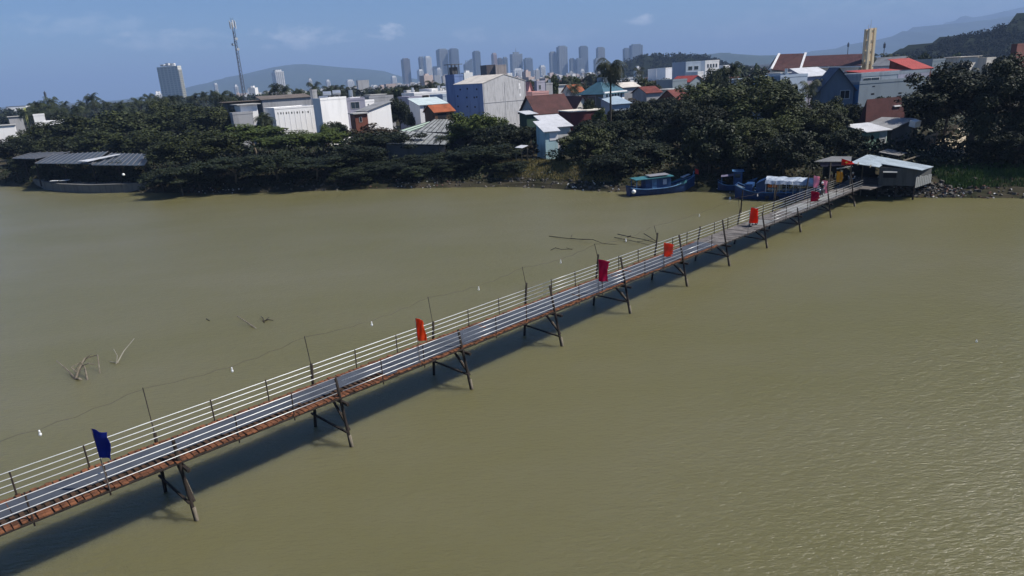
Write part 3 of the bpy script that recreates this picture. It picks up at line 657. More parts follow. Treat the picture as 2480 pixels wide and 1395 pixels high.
# --- long corrugated shed in the trees
def shed_roof(label, cs, Y0, Y1, m, ribs=14, th=0.12, posts=True):
    P = [aty(cs[0][0], cs[0][1], Y0), aty(cs[1][0], cs[1][1], Y0), aty(cs[2][0], cs[2][1], Y1), aty(cs[3][0], cs[3][1], Y1)]
    c = sum(P, Vector()) / 4; o = empty('shed', (c.x, c.y, land_z(c.x, c.y)), label, 'shed')
    rf = MB().slab(*P, th).build('roof', m, o); rb = MB()
    for i in range(ribs + 1):
        t = i / ribs; a, b = P[0].lerp(P[1], t), P[3].lerp(P[2], t); rb.bar(a + Vector((0, 0, .05)), b + Vector((0, 0, .05)), .12, .1)
    rb.build('rib', MATS['dark_rib'], o)
    if posts:
        for q in P: MB().bar((q.x, q.y, land_z(q.x, q.y) - .3), (q.x, q.y, q.z - th), .16).build('post', wood_d, o)
        a, b = P[0], P[1]; MB().prism([(a.x, a.y + .6), (b.x, b.y + .6), (b.x, b.y + .8), (a.x, a.y + .8)], land_z(c.x, c.y) - .3, [a.z - .4, b.z - .4, b.z - .4, a.z - .4]).build('wall', dark_w, o)
    return o
mat('dark_rib', (.05, .055, .06), .8); r_shed = roofm('weathered_grey_sheet', (0.27, 0.28, 0.28), 0.55, rows=1.0)
shed_roof('long shed roof of pale weathered sheets left of the big green tree, lower tier', [(935, 347), (1078, 350), (1100, 326), (972, 316)], 140, 156, r_shed, 10)
shed_roof('upper tier of the weathered grey sheds behind the big green tree', [(1010, 318), (1150, 322), (1132, 292), (1056, 286)], 158, 178, r_shed, 12)
shed_roof('narrow pale green roof strip beside the weathered grey sheds', [(968, 316), (990, 320), (1052, 298), (1040, 294)], 157, 172, roofm('pale_green_sheet', (.36, .46, .38), .8), 2)

# --- windowless blue and grey house
B = bld('windowless_house', 'tall windowless house with a streaky pale concrete gable and a dark blue side', 1098, 1168, 1272, 201, 200, 37, conc, 'gable_l', r_beige, rise=2.1, over=0.12, cat='building')
SW = B
bs = MB().box(B.pt(-.02, B.Ll / 2, (B.zb + B.zt) / 2), (B.Ll - .02, .05, B.zt - B.zb - .1), B.el).build('side_wall', blue_w, B.o); bs['label'] = 'blue painted left side'
for (u, v) in ((1132, 215), (1149, 236), (1155, 235), (1131, 236), (1109, 233), (1110, 258), (1151, 259), (1132, 258), (1115, 217), (1155, 216)):
    opening(B, 'l', u - 1.6, v - 2, u + 1.6, v + 2, 'vent', hole, fr=0, out=.08, depth=.08)
MB().box(B.pt(-.1, B.Ll * .42, B.zb + 6.2), (B.Ll * .6, .12, .25), B.el).build('ledge', blue_w, B.o)
MB().box(B.pt(B.Lr / 2, -.03, hit(B, 'r', 1220, 246)[1]), (B.Lr, .08, .12), B.er).build('floor_band', grey_w, B.o)
for s in (.02, .5, .985): MB().box(B.pt(B.Lr * s, -.02, (B.zb + B.zt) / 2), (.12, .06, B.zt - B.zb - .3), B.er).build('seam', grey_w, B.o)
for (u, v) in ((1258, 205), (1259, 212), (1260, 230), (1260, 262), (1260, 270)): opening(B, 'r', u - 2, v - 3, u + 2, v + 3, 'patch', white, fr=0, out=.02)
B = bld('blue_stair_tower', 'blue stair tower rising at the left end of the windowless house', 1094, 1100, 1121, 184, 216, 37, blue_w, 'flat', depth=5, cat='building')
p = B.pt(B.Lr / 2, B.Ll / 2, B.zt); o = empty('rooftop_pavilion', p, 'dark rooftop pavilion with a flat slab on thin columns above the blue stair tower', 'pavilion')
zt = aty(1115, 156, p.y).z
for i in (-1, 0, 1):
    for j in (-1, 1): MB().bar(p + B.er * i * 1.2 + B.el * j * 1.1, Vector((0, 0, zt - p.z)) + p + B.er * i * 1.2 + B.el * j * 1.1, .16).build('column', dark_w, o)
MB().box(Vector((p.x, p.y, zt + .08)), (4.4, 3.6, .16), B.er).build('slab', dark_w, o); MB().box(Vector((p.x, p.y, (zt + p.z) / 2 - .3)), (2.0, 1.6, zt - p.z - .8), B.er).build('tank', dark_w, o)
for du in (0, 1): bld('rooftop_block', ['dark brown block of flats', 'tan block of flats'][du] + ' just behind the windowless house roof', [1175, 1196][du], [1178, 1200][du], [1199, 1226][du], 159, 520, 20, [wall('brown_block', (.12, .1, .1)), wall('tan_block', (.42, .36, .33))][du], 'flat', depth=14, cat='building')
# --- right of it
B = bld('pink_house', 'pink house with a pointed gable right of the windowless house', 1270, 1277, 1290, 222, 225, 42, pink_w, 'gable_l', roofm('pink_roof', (.45, .26, .24)), rise=3.0)
B = bld('pink_balcony', 'lower pink wing with a pale balcony rail right of the pink gable', 1284, 1289, 1329, 226, 218, 22, pink_w, 'flat', depth=6)
win_row(B, 'r', 4, B.zt - 1.6, 1.0, 1.3, hole)
B = bld('violet_house', 'violet house with a small arched window behind the pink house', 1294, 1300, 1320, 199, 262, 35, violet_w, 'flat'); opening(B, 'r', 1305, 206, 1310, 216)
bld('grey_house', 'plain grey block right of the violet house behind the pink wing', 1318, 1322, 1338, 204, 268, 28, grey_w, 'flat', depth=8)
B = bld('white_house', 'white house with a shaded porch in front of the dark palm belt', 1334, 1340, 1380, 208, 285, 25, offw, 'slab', depth=9); opening(B, 'r', 1341, 211, 1352, 219, m=hole, fr=0)
tank('small white rooftop tank near the white house with a shaded porch', 1331, 197, 280, .6, 1.0, False)
bld('orange_roof_house', 'bright orange tiled roof left of the blue green hipped villa', 1382, 1386, 1415, 222, 240, 20, cream_w, 'gable_r', r_org, rise=2.2, depth=8)
B = bld('villa', 'villa with a blue green hipped roof and white columns behind the tall palm', 1407, 1461, 1512, 222, 170, 45, white, 'hip', r_teal, rise=2.6, over=.7, cat='villa')
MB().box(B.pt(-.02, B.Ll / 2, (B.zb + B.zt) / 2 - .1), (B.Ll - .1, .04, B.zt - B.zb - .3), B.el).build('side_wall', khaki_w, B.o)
win_row(B, 'l', 1, B.zt - 1.9, 2.2, 1.8, glass); win_row(B, 'r', 6, B.zt - 1.5, .55, 2.0, glass)
q = B.pt(B.Lr / 2, B.Ll / 2, B.zt + 2.2); MB().box(q + Vector((0, 0, .35)), (1.9, 1.9, 1.3), B.er).build('cupola', r_blue, B.o)
MB().box(B.pt(B.Lr / 2, -.35, B.zt - .25), (B.Lr + .6, .6, .3), B.er).build('cornice', white, B.o)
B = bld('maroon_roof_house', 'long house with a dark maroon tiled roof right of the pale concrete gable', 1284, 1300, 1383, 272, 162, 22, grey_w, 'gable_r', r_mar, rise=3.6, over=.6, depth=9)
for u in (1311, 1329, 1352): opening(B, 'r', u - 5, 281, u + 5, 288, m=glass)
B = bld('gabled_house', 'cream house front with two pointed gables right of the maroon roof', 1384, 1391, 1432, 268, 168, 24, cream_w, 'gable_l', r_mar, rise=3.2, over=.4, depth=8); opening(B, 'r', 1400, 260, 1408, 269, m=hole)
B = bld('maroon_hall', 'plain dark maroon wall block below the cream gables', 1377, 1384, 1462, 272, 152, 18, maroon_w, 'slab', cream_w, over=.2, depth=7, cat='building')
B = bld('green_kiosk', 'dark green lean-to with a white roof at the foot of the concrete gable', 1270, 1275, 1298, 276, 158, 22, wall('deep_green_wall', (.035, .07, .05)), 'shed', r_pale, rise=.5, depth=4)
B = bld('turquoise_shed', 'turquoise walled shed with a pale grey roof above the grassy slope', 1316, 1320, 1350, 318, 130, 16, teal_w, 'shed', r_pale, rise=1.6, over=.45, depth=5)
MB().box(B.pt(B.Lr - .8, -.03, B.zt - .9), (1.6, .06, 1.7), B.er).build('white_panel', white, B.o)
opening(B, 'r', 1335, 324, 1338, 329, 'vent', hole, fr=0)
B = bld('pale_roof_shed', 'pale grey roofed shed right behind the turquoise shed', 1326, 1331, 1381, 308, 140, 18, offw, 'shed', r_pale, rise=2.0, over=.5, depth=7)
bld('blue_roof_shed', 'pale blue sheet roof behind the trees right of the tall palm trunk', 1478, 1484, 1526, 252, 165, 20, pblue_w, 'shed', r_blue, rise=1.5, depth=6)
bld('beige_roof_house', 'long beige roof behind the crown of the tall palm', 1502, 1508, 1549, 211, 230, 20, grey_w, 'gable_r', r_beige, rise=1.4, depth=9)
bld('red_roof_house', 'dull red roof between dark trees below the beige roof', 1560, 1566, 1602, 224, 205, 20, grey_w, 'gable_r', r_red, rise=1.6, depth=8)
B = bld('pale_house', 'pale blue house with a covered roof terrace in front of the wooded knoll', 1655, 1661, 1697, 152, 330, 24, pblue_w, 'flat', depth=10); win_row(B, 'r', 2, B.zt - 2.5, 2.4, 1.6)
B = bld('white_house', 'white house with a gridded window facade in front of the wooded knoll', 1703, 1708, 1742, 149, 340, 22, white, 'flat', depth=10)
win_row(B, 'r', 4, B.zt - 2.0, .9, 1.5); win_row(B, 'r', 4, B.zt - 5.2, .9, 1.5)
bld('arched_roof_hall', 'grey gabled hall with a red barge roof among the trees', 1664, 1670, 1706, 197, 240, 30, bluegrey_w, 'gable_l', r_brt, rise=1.8, depth=9)
bld('grey_house', 'grey block left of the red barge roof hall', 1622, 1629, 1664, 196, 235, 28, bluegrey_w, 'flat', depth=8)
bld('pale_house', 'pale greenish house below the grey block among the trees', 1614, 1620, 1656, 218, 215, 24, wall('pale_green_render', (.42, .48, .44)), 'slab', depth=7)
bld('red_roof_house', 'steep red tiled roof half hidden by the left edge of the largest tree', 1636, 1642, 1674, 240, 190, 35, rust_w, 'gable_r', r_red, rise=2.4, depth=7)
for k, (u, v, w_, y) in enumerate(((1590, 168, 22, 420), (1612, 166, 26, 410), (1690, 176, 14, 300), (1752, 160, 16, 420))):
    bld('white_house', ['small white house at the foot of the wooded knoll, leftmost', 'small white house at the foot of the wooded knoll, second', 'small white block under the pale terrace house', 'small white house right of the gridded facade'][k], u - 3, u, u + w_, v, y, 26, white, 'flat', depth=8)
# ------------------------------------------------------------------ church and right-hand town
def church():
    Y = 300; o0 = aty(1990, 160, Y)
    o = empty('church', (o0.x, o0.y, 2.7), 'church with steep maroon roofs and white gable edges left of the tan bell tower', 'church')
    def P(u, v, Y): return aty(u, v, Y)
    # transept: steep roof plane facing us, ridge behind
    a, b, c, d = P(1868, 168, 296), P(1936, 175, 290), P(1951, 129, 300), P(1887, 131, 306)
    e, f = Vector((a.x + 6, a.y + 20, a.z)), Vector((b.x + 6, b.y + 20, b.z))
    MB().slab(a, b, c, d, .3).slab(f, e, d + Vector((0, .02, 0)), c + Vector((0, .02, 0)), .3).build('roof', r_mar, o)
    zb = 2.7
    MB().prism([(a.x + .6, a.y + .6), (b.x - .6, b.y + .6), (f.x - .6, f.y - .6), (e.x + .6, e.y - .6)], zb, [a.z - .35, b.z - .35, f.z - .35, e.z - .35]).build('wall', cream_w, o)
    ed = MB()
    for p, q, r_ in ((a, d, e), (b, c, f)):
        ed.bar(p + Vector((0, -.1, .15)), q + Vector((0, -.1, .2)), .8, .35).bar(r_ + Vector((0, .1, .15)), q + Vector((0, .1, .2)), .8, .35)
    ed.build('gable_edge', white, o)
    for q, r_, p in ((a, e, d), (b, f, c)): MB().quad(q - Vector((0, 0, .3)), r_ - Vector((0, 0, .3)), p - Vector((0, 0, .3))).build('gable_wall', cream_w, o)
    a, b, c, d = P(1943, 161, 300), P(2086, 158, 282), P(2089, 130, 292), P(1952, 135.5, 310)
    e, f = Vector((a.x + 5, a.y + 18, a.z)), Vector((b.x + 5, b.y + 18, b.z))
    MB().slab(a, b, c, d, .3).slab(f, e, d + Vector((0, .02, 0)), c + Vector((0, .02, 0)), .3).build('roof', r_mar, o)
    MB().prism([(a.x, a.y + 1), (b.x - .5, b.y + 1), (f.x - .5, f.y - .6), (e.x, e.y - .6)], zb, [a.z - .35, b.z - .35, f.z - .35, e.z - .35]).build('wall', cream_w, o)
    MB().bar(a + Vector((0, -.15, -.5)), b + Vector((0, -.15, -.5)), .5, .5).build('eaves_beam', white, o)
    # side aisle
    g, h = a + Vector((2, -4, -4.2)), b + Vector((-2, -4, -4.2)); MB().slab(g, h, b + Vector((-2, .9, -2.6)), a + Vector((2, .9, -2.6)), .2).build('aisle_roof', r_mar, o)
    MB().prism([(g.x + .3, g.y + .3), (h.x - .3, h.y + .3), (h.x - .3, h.y + 4.4), (g.x + .3, g.y + 4.4)], zb, g.z - .3).build('aisle_wall', cream_w, o)
church()
def bell_tower():
    Y = 285; b0 = aty(2100, 165, Y); zt = aty(2100, 72, Y).z; w = .58 * (aty(2111, 120, Y).x - aty(2089, 120, Y).x); va = math.atan2(b0.x, b0.y) - R(40); bx = Vector((math.cos(va), -math.sin(va), 0)); by = Vector((math.sin(va), math.cos(va), 0)); bq = lambda i, j: (b0.x + bx.x * i + by.x * j, b0.y + bx.y * i + by.y * j)
    o = empty('bell_tower', (b0.x, b0.y, 2.7), 'slender tan bell tower with open arches and an antenna', 'bell tower')
    h = w / 2; t = w * .44
    for i in (-1, 1):
        for j in (-1, 1):
            k = 1.06
            MB().prism([bq(i * h * k - t / 2, j * h - t / 2), bq(i * h * k + t / 2, j * h - t / 2), bq(i * h * k + t / 2, j * h + t / 2), bq(i * h * k - t / 2, j * h + t / 2)], 2.4, zt + (.5 if i > 0 else .2)).build('corner_pier', tan_w, o)
    nfl = 6
    for k in range(nfl):
        z = 7 + (zt - 8.2) * k / (nfl - 1)
        MB().prism([bq(-h * 1.02, -h), bq(h * 1.02, -h), bq(h * 1.02, h), bq(-h * 1.02, h)], z, z + 1.1).build('floor_ring', tan_w, o)
    z0 = 7 + (zt - 8.2) * 2 / 5
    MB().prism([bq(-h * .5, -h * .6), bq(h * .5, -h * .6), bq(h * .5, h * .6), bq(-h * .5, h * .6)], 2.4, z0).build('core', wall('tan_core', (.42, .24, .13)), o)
    MB().prism([bq(-h * .42, -h * .68), bq(h * .42, -h * .68), bq(h * .42, -h * .61), bq(-h * .42, -h * .61)], z0 - 7, z0 - 3.5).build('window', hole, o)
    za = aty(2101, 48, Y).z
    MB().tube([(b0.x, b0.y, zt - 1), (b0.x, b0.y, za)], .12, .05).build('antenna', frame_m, o); MB().tube([(b0.x - .9, b0.y, zt - .7), (b0.x - .9, b0.y, za - 1.8)], .09, .05).build('antenna', frame_m, o)
bell_tower()
B = bld('pale_house', 'pale blue grey house with rooftop clutter below the church transept', 1884, 1890, 1956, 187, 175, 24, pblue_w, 'flat', depth=9)
bld('rooftop_hut', 'small pale hut on the roof of the blue grey house below the church', 1887, 1890, 1912, 178, 178, 24, pblue_w, 'slab', depth=4, cat='house')
tank('thin upright white tank below the church transept', 1904, 173, 178, .35, 1.1, False)
bld('pale_roof_house', 'house with a pale lilac sheet roof right below the church nave', 1942, 1949, 2012, 184, 185, 22, violet_w, 'gable_r', r_pale, rise=2.0, depth=10)
B = bld('blue_gable_house', 'dark blue gabled house between the big tree and the long blue grey building', 1983, 1988, 2068, 214, 150, -14, slate_w, 'gable_l', r_slate, rise=4.0, over=.6, depth=9)
opening(B, 'r', 2036, 220, 2056, 238, 'opening', hole, fr=.1)
B = bld('long_grey_building', 'long plain blue grey building with a roof terrace on the right', 2066, 2082, 2244, 202, 148, 16, bluegrey_w, 'flat', depth=12, cat='building')
MB().box(B.pt(-.02, B.Ll / 2, (B.zb + B.zt) / 2 - .1), (B.Ll - .1, .04, B.zt - B.zb - .3), B.el).build('side_wall', wall('bright_blue_wall', (.08, .22, .42)), B.o)
for (u0, v0, u1, v1) in ((2113, 208, 2119, 210), (2110, 226, 2117, 229), (2176, 224, 2183, 227)): opening(B, 'r', u0, v0, u1, v1, 'vent', hole, fr=0)
opening(B, 'r', 2172, 232, 2181, 246, 'drain_pipe', hole, fr=0)
B2 = bld('upper_storey', 'lighter upper storey with dark window band on the long blue grey building', 2078, 2086, 2252, 184, 151, 16, wall('light_blue_grey_render', (.28, .32, .36)), 'flat', depth=8, cat='building')
opening(B2, 'r', 2090, 190, 2128, 200); MB().box(B2.pt(B2.Lr * .76, -.03, B2.zt - .95), (B2.Lr * .46, .06, 1.5), B2.er).build('pale_panel', violet_w, B2.o)
bld('red_flat_roof', 'low red roof strip behind the upper storey of the blue grey building', 2104, 2112, 2206, 178, 172, 18, rust_w, 'shed', r_brt, rise=.8, depth=8, cat='house')
B = bld('red_house', 'house with a bright red sheet roof and wall above the blue grey building', 2204, 2209, 2256, 167, 178, 18, rust_w, 'shed', r_brt, rise=2.6, depth=7)
bld('grey_house', 'grey two storey house right of the bright red roof', 2254, 2259, 2289, 147, 215, 22, bluegrey_w, 'flat', depth=9)
bld('white_gable_house', 'narrow house with a bright white slanted gable behind the red roof', 2176, 2180, 2204, 155, 215, 34, white, 'gable_l', r_grey, rise=2.2, depth=8)
bld('white_house', 'pale cream roofed house at the foot of the dark hill', 2318, 2324, 2372, 139, 300, 18, cream_w, 'slab', r_beige, over=.8, depth=9); bld('cream_house', 'small cream house right of the pale roof at the foot of the dark hill', 2386, 2390, 2412, 142, 300, 20, cream_w, 'flat', depth=8)
bld('brick_house', 'red brown brick house at the right edge of the hill foot', 2450, 2464, 2500, 109, 260, 35, wall('brick', (.17, .065, .05)), 'flat')
B = bld('hip_roof_house', 'old dark red hipped tile roof house among the trees behind the toll shed', 2080, 2096, 2192, 292, 126, 22, wall('dim_green_wall', (.12, .16, .13)), 'hip', r_mar, rise=3.6, over=.8)
q = B.pt(B.Lr * .8, B.Ll * .3, B.zt + 2.0); MB().box(q, (1.8, .7, .22), B.er).build('roof_vent', white, B.o)
B = bld('green_wall_room', 'low green walled room with a white awning in front of the old hipped roof', 2094, 2099, 2150, 318, 116, 20, green_w, 'shed', r_pale, rise=.9, over=.5, depth=4)
for i in range(6): MB().box(B.pt(B.Lr - .25 - i * .28, -.04, B.zt - 1.3), (.1, .06, 2.4), B.er).build('slat', white, B.o)
B = bld('dark_shack', 'dark shack with a sagging grey roof edge by the white water cube', 2154, 2160, 2206, 312, 118, 20, dark_w, 'mono', r_grey, rise=1.4, over=.5, depth=6)
p = aty(2216, 299, 117); o = empty('water_cube', (p.x, p.y, p.z - .7), 'white plastic water cube on a post beside the dark shack', 'water tank'); MB().box(p, (1.3, 1.1, 1.0), (.9, .35, .1), (.1, -.2, 1)).build('cube', white_plastic, o)
MB().bar((p.x - .4, p.y, 2.6), (p.x - .4, p.y, p.z - .45), .18).bar((p.x + .4, p.y + .2, 2.6), (p.x + .4, p.y + .2, p.z - .45), .18).build('stand', wood_p, o)
# fences along the sand path
def fence(label, p, q, n, h):
    p = Vector(p); q = Vector(q); c = (p + q) / 2; o = empty('board_fence', (c.x, c.y, land_z(c.x, c.y)), label, 'fence')
    for i in range(n + 1):
        s = p.lerp(q, i / n); z = land_z(s.x, s.y); MB().box((s.x, s.y, z + h / 2), ((q - p).length / n * .75, .06, h * random.uniform(.85, 1.1)), (q - p)).build('board', wood_p, o)
    MB().bar((p.x, p.y - .08, land_z(p.x, p.y) + h * .7), (q.x, q.y - .08, land_z(q.x, q.y) + h * .7), .08).build('rail', wood_p, o)
a = atz(2237, 364, 3); b = atz(2268, 350, 3); fence('pale board fence at the left side of the sunny sand path', a, b, 14, 2.2)
a = atz(2292, 331, 3); b = atz(2316, 329, 3); fence('short board fence at the far end of the sunny sand path', a, b, 10, 2.0)
# sand path between the trees
mb = MB(); pts = [(2236, 374, 2356, 374), (2243, 362, 2352, 362), (2262, 350, 2348, 350), (2285, 338, 2345, 338), (2296, 328, 2340, 328), (2300, 318, 2336, 318), (2304, 306, 2330, 306)]
for ul, vl, ur, vr in pts:
    a, b = atz(ul, vl, 3.08), atz(ur, vr, 3.08); mb.v += [tuple(a), tuple(a.lerp(b, .5) + Vector((0, 0, .1))), tuple(b)]
for j in range(len(pts) - 1):
    for i in (0, 1): k = j * 3 + i; mb.f.append((k, k + 1, k + 4, k + 3))
mb.build('sand_path', mat('sand', (.55, .47, .34), .95, scale=1.0, col2=(.36, .29, .2), bump=.3, world=True), kind='structure')

# ------------------------------------------------------------------ toll shed at the bridge end
def toll_shed():
    o0 = aty(2165, 455, 92); o = empty('toll_shed', (o0.x, o0.y, 0.5), 'shed on stilts with a pale blue metal roof at the end of the bridge', 'shed')
    P = lambda u, v, Y: aty(u, v, Y)
    rm = roofm('pale_blue_tin', (.33, .39, .44), .65, rows=2.5); 
    rl = P(2101, 374, 100)
    MB().slab(P(2059, 394, 88), P(2129, 404.5, 88.5), P(2141, 396, 90), rl, .07).build('roof', rm, o)
    MB().slab(P(2136, 396.5, 89.5), P(2232, 412, 86.5), P(2261, 403, 91), rl + Vector((.1, 0, .01)), .07).build('roof', rm, o)
    MB().slab(P(2059, 393, 88.1), P(2062, 382, 94), rl + Vector((-.1, 0, -.02)), rl + Vector((-.2, 0.5, -.05)), .05)
    # dark awning to the left with a fringe
    MB().slab(P(1972, 391, 86), P(2061, 391, 88), P(2063, 379, 97), P(2015, 378.5, 96), .06).build('awning', roofm('dark_awning_sheet', (.16, .16, .16), .7), o)
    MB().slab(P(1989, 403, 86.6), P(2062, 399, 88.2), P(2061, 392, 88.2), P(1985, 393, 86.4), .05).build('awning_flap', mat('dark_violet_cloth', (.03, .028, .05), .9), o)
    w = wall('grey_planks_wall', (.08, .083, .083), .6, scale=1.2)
    zf = P(2170, 450, 88.2).z
    a, b = P(2126, 450, 89.2), P(2214, 452, 87.3); c, d = P(2252, 447, 90.5), P(2160, 440, 93)
    zt = [P(2126, 404, 89.2).z, P(2214, 410, 87.3).z, P(2252, 406, 90.5).z, P(2160, 398, 93).z]
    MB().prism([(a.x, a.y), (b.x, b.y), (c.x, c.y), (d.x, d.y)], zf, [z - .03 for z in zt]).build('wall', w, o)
    # pale vertical boards on the right wall
    n = 9
    for i in range(n):
        q = Vector(b).lerp(c, (i + .5) / n); z1 = zt[1] + (zt[2] - zt[1]) * (i + .5) / n - .9 - .25 * random.random()
        MB().box((q.x + .05, q.y - .06, (zf + z1) / 2 - .1), ((c - b).length / n * .8, .06, z1 - zf + .3), (c.x - b.x, c.y - b.y, 0)).build('board', wall('grey_boards', (.24, .25, .25), .7), o)
    # hatch with a propped shutter
    fa = Vector((b.x - a.x, b.y - a.y, 0)).normalized(); fn = Vector((fa.y, -fa.x, 0)); h0 = P(2141, 423, 89); h1 = P(2169, 423, 88.5); hc = (h0 + h1) / 2
    on = Vector((a.x, a.y, 0)) + fa * (Vector((hc.x - a.x, hc.y - a.y, 0)).dot(fa)) + Vector((0, 0, hc.z))
    wn = MB().box(on + fn * .02, (1.5, .06, .75), fa).build('hatch', hole, o)
    MB().slab(on + fn * .05 + fa * -.8 + Vector((0, 0, .5)), on + fn * .05 + fa * .8 + Vector((0, 0, .5)), on + fn * .6 + fa * .8 + Vector((0, 0, .38)), on + fn * .6 + fa * -.8 + Vector((0, 0, .38)), .05).build('shutter', MATS['grey_boards'], o)
    for q in (a, b, c, d, a.lerp(b, .5)): MB().tube([(q.x, q.y, -1.2), (q.x, q.y, zf + .1)], .11, n=7).build('stilt', wood_d, o)
    for (u, v, Y) in ((2011, 450, 87), (2062, 470, 88.5), (2090, 447, 92)):
        q = P(u, 400, Y); MB().tube([(q.x, q.y, -.5), (q.x, q.y, P(u, 394, Y).z)], .08, n=6).build('post', wood_p, o)
    qa, qb = P(1992, 440, 98), P(2118, 436, 97)
    MB().slab((qa.x, qa.y, 4.3), (qb.x, qb.y, 4.4), (qb.x, qb.y + .15, 4.4), (qa.x, qa.y + .15, 4.3), 2.6).build('shade_panel', mat('awning_shade', (.022, .02, .02), .9), o)  # dark panel added to stand for the deep shade under the awning
    # roof overhang battens
    for (u, v) in ((2078, 396), (2108, 402)): q = P(u, v, 87.9); MB().bar(q + Vector((-.3, -.5, -.12)), q + Vector((.5, .8, .0)), .1).build('batten', wood_p, o)
    MB().slab(P(2040, 420, 96), P(2068, 418, 96), P(2068, 402, 97), P(2024, 404, 97), .05)
    for i in range(6):
        q = P(2030 + i * 6.4, 408 - i * 1.0, 93); MB().box(q, (.35, .08, .14)).build('paper_strip', white_plastic, o)
    # deck in front of the shed joining bridge to bank
    e0 = bp(85.5, TF - .4, dz(85.5)); e1 = bp(85.5, TN + 1.2, dz(85.5)); 
    MB().slab(e1, e1 + BD * 9 + BN * 1.0, e0 + BD * 10 + BN * -1.0, e0, .12).build('floor', plank_m, o)
toll_shed()
P = aty
o0 = P(2160, 370, 103); o = empty('small_lean_to', (o0.x, o0.y, 3), 'small weathered roof on posts right behind the pale blue metal roof', 'shed')
MB().slab(P(2128, 368, 101), P(2176, 377, 99), P(2198, 370, 104), P(2150, 360, 106), .08).build('roof', roofm('worn_roof', (.2, .19, .18), .6), o)
for q in (P(2132, 368, 101.2), P(2174, 376, 99.2), P(2194, 370, 103.6)): MB().bar((q.x, q.y, 2.4), (q.x, q.y, q.z - .05), .14).build('post', wood_d, o)
o0 = P(1262, 356, 126); o = empty('tin_shelter', (o0.x, o0.y, land_z(o0.x, o0.y)), 'small pale tin roof on thin posts left of the grassy slope', 'shelter')
MB().slab(P(1247, 357, 125), P(1264, 358.5, 124), P(1279, 352, 127), P(1262, 351, 128), .06).build('roof', r_pale, o)
for q in (P(1249, 357, 125.2), P(1263, 358, 124.4), P(1277, 352.5, 126.8)): MB().bar((q.x, q.y, land_z(q.x, q.y) - .3), (q.x, q.y, q.z - .05), .1).build('post', wood_p, o)
o0 = P(2205, 384, 96); o = empty('fallen_beam', (o0.x, o0.y, o0.z), 'pale plank beam jutting up behind the right part of the metal roof', 'beam')
MB().bar(P(2186, 390, 95), P(2226, 377, 98), .22, .12).bar(P(2188, 392, 95), P(2216, 396, 96), .2, .1).build('beam', wood_p, o)

